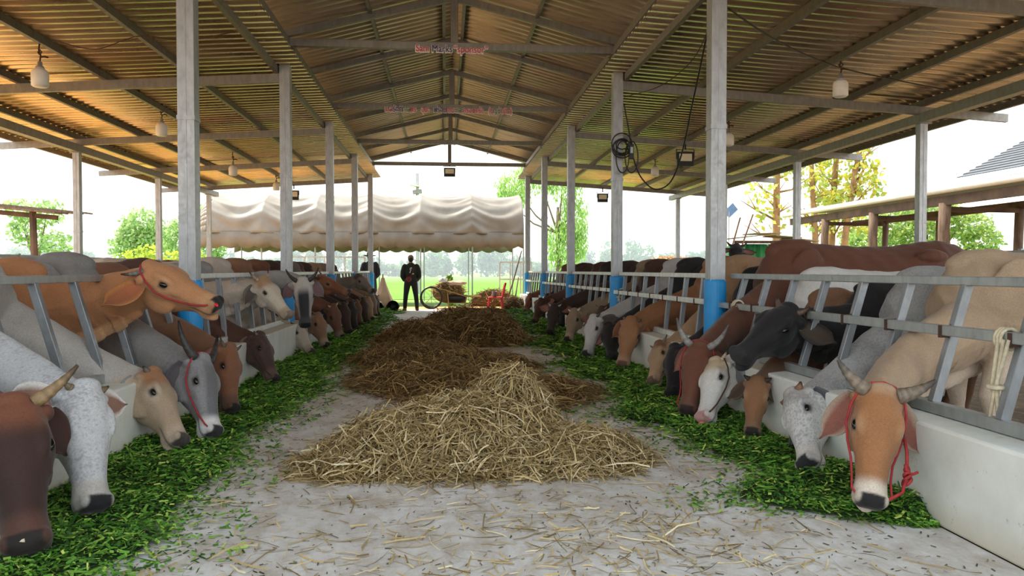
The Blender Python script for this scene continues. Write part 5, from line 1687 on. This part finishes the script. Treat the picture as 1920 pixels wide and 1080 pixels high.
# street lamp on a concrete pole, and a small solar lamp
p = at_y(783, 500, 42)
sl = empty('street_lamp', (p[0], 42, -.06), 0, 'solar street lamp on a grey pole rising behind the tent', 'street lamp')
MB().tube([(0, 0, 0), (0, 0, 6.6)], [.12, .09], 10).build('pole', MAT['steel'], sl)
MB().bar((-.4, -.2, 5.95), (.15, -.25, 5.85), .55, .06).build('lamp_head', MAT['led'], sl)
MB().bar((-.25, -.12, 5.55), (.25, -.1, 5.62), .25, .22).build('control_box', MAT['truss'], sl)
p = at_y(1366, 500, 34)
sl = empty('solar_lamp', (p[0], 34, -.06), 0, 'thin pole with a small blue solar panel behind the first right column', 'street lamp')
MB().tube([(0, 0, 0), (0, 0, 4.0)], .03, 8).build('pole', MAT['steel'], sl)
MAT['solar'] = simple('blue_solar_panel', '#6f8fc0', 0.3, 0, 0.15)
MB().bar((-.12, 0, 3.85), (.30, 0, 4.25), .42, .04, up=(0, 1, .3)).build('solar_panel', MAT['solar'], sl)

# ================================================================== people
MAT['skin'] = simple('skin', '#8f6148', 0.6, 0, 0.1)
MAT['hair'] = simple('black_hair', '#15110f', 0.5, 0, 0.1)
MAT['jacket'] = simple('dark_olive_jacket', '#272c22', 0.85, 0, 0.25, 6, 0.3, 14)
MAT['trousers'] = simple('dark_plum_trousers', '#2b2229', 0.85, 0, 0.25, 6, 0.3, 14)
MAT['navy'] = simple('navy_coat', '#191b2c', 0.85, 0, 0.25, 6, 0.3, 14)
MAT['cap'] = simple('khaki_cap', '#8f7f62', 0.8, 0, 0.2)
MAT['shoe'] = simple('brown_shoe', '#6d4a38', 0.7, 0, 0.2)
MAT['hat'] = simple('black_felt_hat', '#141416', 0.85, 0, 0.1)
MAT['print'] = simple('pale_print', '#cfcfca', 0.7, 0, 0.1)
MAT['maroon'] = simple('maroon_bag', '#7a2f33', 0.75, 0, 0.2)


def skin_mesh(name, mb, mat, parent, voxel=.016, it=4):
    tmp = bpy.data.objects.new('tmp', mb.mesh('tmp')); COL.objects.link(tmp)
    rm = tmp.modifiers.new('r', 'REMESH'); rm.mode = 'VOXEL'; rm.voxel_size = voxel
    sm = tmp.modifiers.new('s', 'SMOOTH'); sm.factor = .5; sm.iterations = it
    me = bpy.data.meshes.new_from_object(tmp.evaluated_get(bpy.context.evaluated_depsgraph_get()))
    bpy.data.objects.remove(tmp)
    me.name = name; me.materials.clear(); me.materials.append(mat); me.shade_smooth()
    o = bpy.data.objects.new(name, me); COL.objects.link(o); o.parent = parent
    return o


def person(x, y, rz, h, label, jacket, trousers, hat):
    k = h / 1.70
    X_, Y_, Z_ = np.array([1, 0, 0.]), np.array([0, 1, 0.]), np.array([0, 0, 1.])
    v = lambda a, b, c: np.array([a, b, c]) * k
    el = lambda c, hw, hd: ell(v(*c), X_, Y_, hw * k, hd * k, hd * k, 18)

    def arm(s, g):
        return [v(s * .19, 0, 1.38), v(s * .25, -.02, 1.20), v(s * .265, -.03, 1.06), v(s * .20, .12, .95), v(s * .12, .22, .97)], [.060 + g, .056 + g, .048 + g, .042 + g, .034 + g * .8]

    def leg(s, g):
        return [v(s * .09, 0, .92), v(s * .125, .01, .70), v(s * .155, .01, .48), v(s * .175, -.015, .28), v(s * .185, -.01, .06)], [.098 + g, .082 + g, .060 + g, .054 + g, .042 + g]
    # body: one continuous figure, it faces +y (away from the aisle)
    mb = MB()
    mb.loft([el((0, 0, .84), .15, .10), el((0, 0, .95), .16, .11), el((0, .0, 1.08), .14, .10), el((0, .01, 1.25), .16, .11), el((0, 0, 1.37), .17, .10), el((0, 0, 1.43), .10, .075), el((0, .01, 1.50), .055, .058), el((0, .02, 1.56), .055, .06)])
    mb.sphere(v(0, .02, 1.60), (.075 * k, .095 * k, .115 * k), 18, 12)
    mb.sphere(v(0, .10, 1.555), (.045 * k, .03 * k, .04 * k), 10, 8)
    mb.sphere(v(0, .122, 1.595), (.014 * k, .02 * k, .024 * k), 8, 6)
    for s in (-1, 1):
        mb.sphere(v(s * .078, .01, 1.595), (.012 * k, .02 * k, .03 * k), 8, 6)
        a_, r_ = arm(s, 0); mb.tube(a_, [q * k for q in r_], 12)
        l_, r_ = leg(s, 0); mb.tube(l_, [q * k for q in r_], 12)
        mb.loft([ell(v(s * .19, yy, .035), X_, Z_, ww * k, hh * k, .033 * k, 12) for (yy, ww, hh) in ((-.07, .03, .03), (-.04, .045, .05), (.05, .048, .045), (.13, .05, .02), (.17, .03, .01))])
        pl = v(s * .10, .245, .975)
        mb.sphere(pl, (.036 * k, .05 * k, .02 * k), 10, 8)
        for f_ in range(4):
            b_ = pl + v(s * (.026 - .017 * f_), .04, 0)
            ln = (.062, .07, .066, .052)[3 - f_]
            mb.tube([b_, b_ + v(0, ln * .5, -.004), b_ + v(0, ln * .85, -.03)], [.009 * k, .0085 * k, .007 * k], 6)
        mb.tube([pl + v(-s * .03, -.01, 0), pl + v(-s * .055, .02, .01), pl + v(-s * .058, .045, .008)], [.011 * k, .0095 * k, .008 * k], 6)
    body = skin_mesh('person', mb, MAT['skin'], None, .010, 2)
    body.location = (x, y, 0); body.rotation_euler = (0, 0, rz)
    tag(body, label, 'person')
    for s in (-1, 1):
        MB().sphere(v(s * .03, .108, 1.615), .009 * k, 8, 6).build('eye', MAT['eye'], body, smooth=True)
    j = MB()
    lowest = .80 if hat == 'cap' else .28
    j.loft([el((0, 0, lowest), .19 if hat == 'cap' else .24, .13 if hat == 'cap' else .17), el((0, 0, .95), .185, .135), el((0, 0, 1.1), .180, .13), el((0, .0, 1.25), .195, .138), el((0, 0, 1.37), .195, .125), el((0, 0, 1.43), .12, .09), el((0, .01, 1.475), .075, .075)])
    for s in (-1, 1):
        a_, r_ = arm(s, .018); j.tube(a_, [q * k for q in r_], 12); j.sphere(a_[0] + v(-s * .012, 0, -.01), .082 * k, 14, 10)
    skin_mesh('jacket', j, jacket, body, .014)
    t_ = MB()
    t_.loft([el((0, 0, .80), .165, .115), el((0, 0, .95), .172, .12), el((0, 0, 1.0), .165, .115)])
    for s in (-1, 1):
        l_, r_ = leg(s, .016); t_.tube(l_, [q * k for q in r_], 12)
    skin_mesh('trousers', t_, trousers, body, .014)
    for s in (-1, 1):
        MB().loft([ell(v(s * .19, yy, .04), X_, Z_, ww * k, hh * k, .04 * k, 12) for (yy, ww, hh) in ((-.085, .035, .03), (-.05, .052, .06), (.05, .056, .055), (.14, .058, .03), (.19, .035, .012))]).build('shoe', MAT['shoe'], body, smooth=True)
    MB().sphere(v(0, .0, 1.595), (.083 * k, .092 * k, .10 * k), 16, 10).build('hair', MAT['hair'], body, smooth=True)
    if hat == 'cap':
        c_ = MB().lathe([(.092 * k, 1.595 * k), (.094 * k, 1.64 * k), (.08 * k, 1.69 * k), (.045 * k, 1.722 * k), (.01 * k, 1.73 * k)], c=(0, .015 * k, 0), n=20)
        c_.build('cap', MAT['cap'], body, smooth=True)
        MB().loft([ell(v(.06 + .11 * q, .05 + .03 * q, 1.605 - .05 * q), unit([-.3, 1, 0]), Z_, (.075 - .03 * q) * k, .006, .006, 10) for q in (0, .4, .8, 1.0)]).build('cap_peak', MAT['cap'], body, smooth=True)
        e_ = MB()
        e_.tube([v(.03, -.139, 1.32), v(-.01, -.142, 1.33), v(-.035, -.142, 1.29), v(-.01, -.142, 1.25), v(-.04, -.142, 1.17)], .016 * k, 6)
        e_.tube([v(0, -.142, 1.28), v(.015, -.142, 1.30)], .014 * k, 6)
        e_.build('back_emblem', MAT['print'], body)['label'] = 'pale curling emblem on the back'
        e2 = MB().box((.03 * k, -.150 * k, 1.125 * k), (.085 * k, -.135 * k, 1.165 * k)); e2.build('emblem_patch', MAT['print'], body)
        bg = empty('waist_bag', (x - .055 * k, y - .165 * k, .98 * k), 0, 'maroon waist bag worn at the back of the person in the cap', 'bag')
        MB().sphere((0, 0, 0), (.085, .045, .09), 14, 10).build('pouch', MAT['maroon'], bg, smooth=True)
        MB().tube([(.05, .01, .07), (.12, .02, .22), (.17, .08, .38)], .012, 6).build('strap', MAT['maroon'], bg)
    else:
        MB().lathe([(.235 * k, 1.66 * k), (.16 * k, 1.645 * k), (.10 * k, 1.648 * k), (.098 * k, 1.70 * k), (.088 * k, 1.75 * k), (.05 * k, 1.765 * k), (.01 * k, 1.76 * k), (.01 * k, 1.60 * k), (.10 * k, 1.62 * k), (.225 * k, 1.645 * k)], c=(0, .015 * k, 0), n=28).build('wide_brimmed_hat', MAT['hat'], body, smooth=True)
    return body


p = at_z(772, 581, 0)
person(p[0], 23.3, .1, 1.68, 'person seen from behind in khaki cap, dark olive jacket and dark trousers', MAT['jacket'], MAT['trousers'], 'cap')
p = at_y(694, 560, 25.6)
person(p[0], 25.6, .25, 1.78, 'person in a long navy coat and wide black hat behind the last left column', MAT['navy'], MAT['navy'], 'hat')
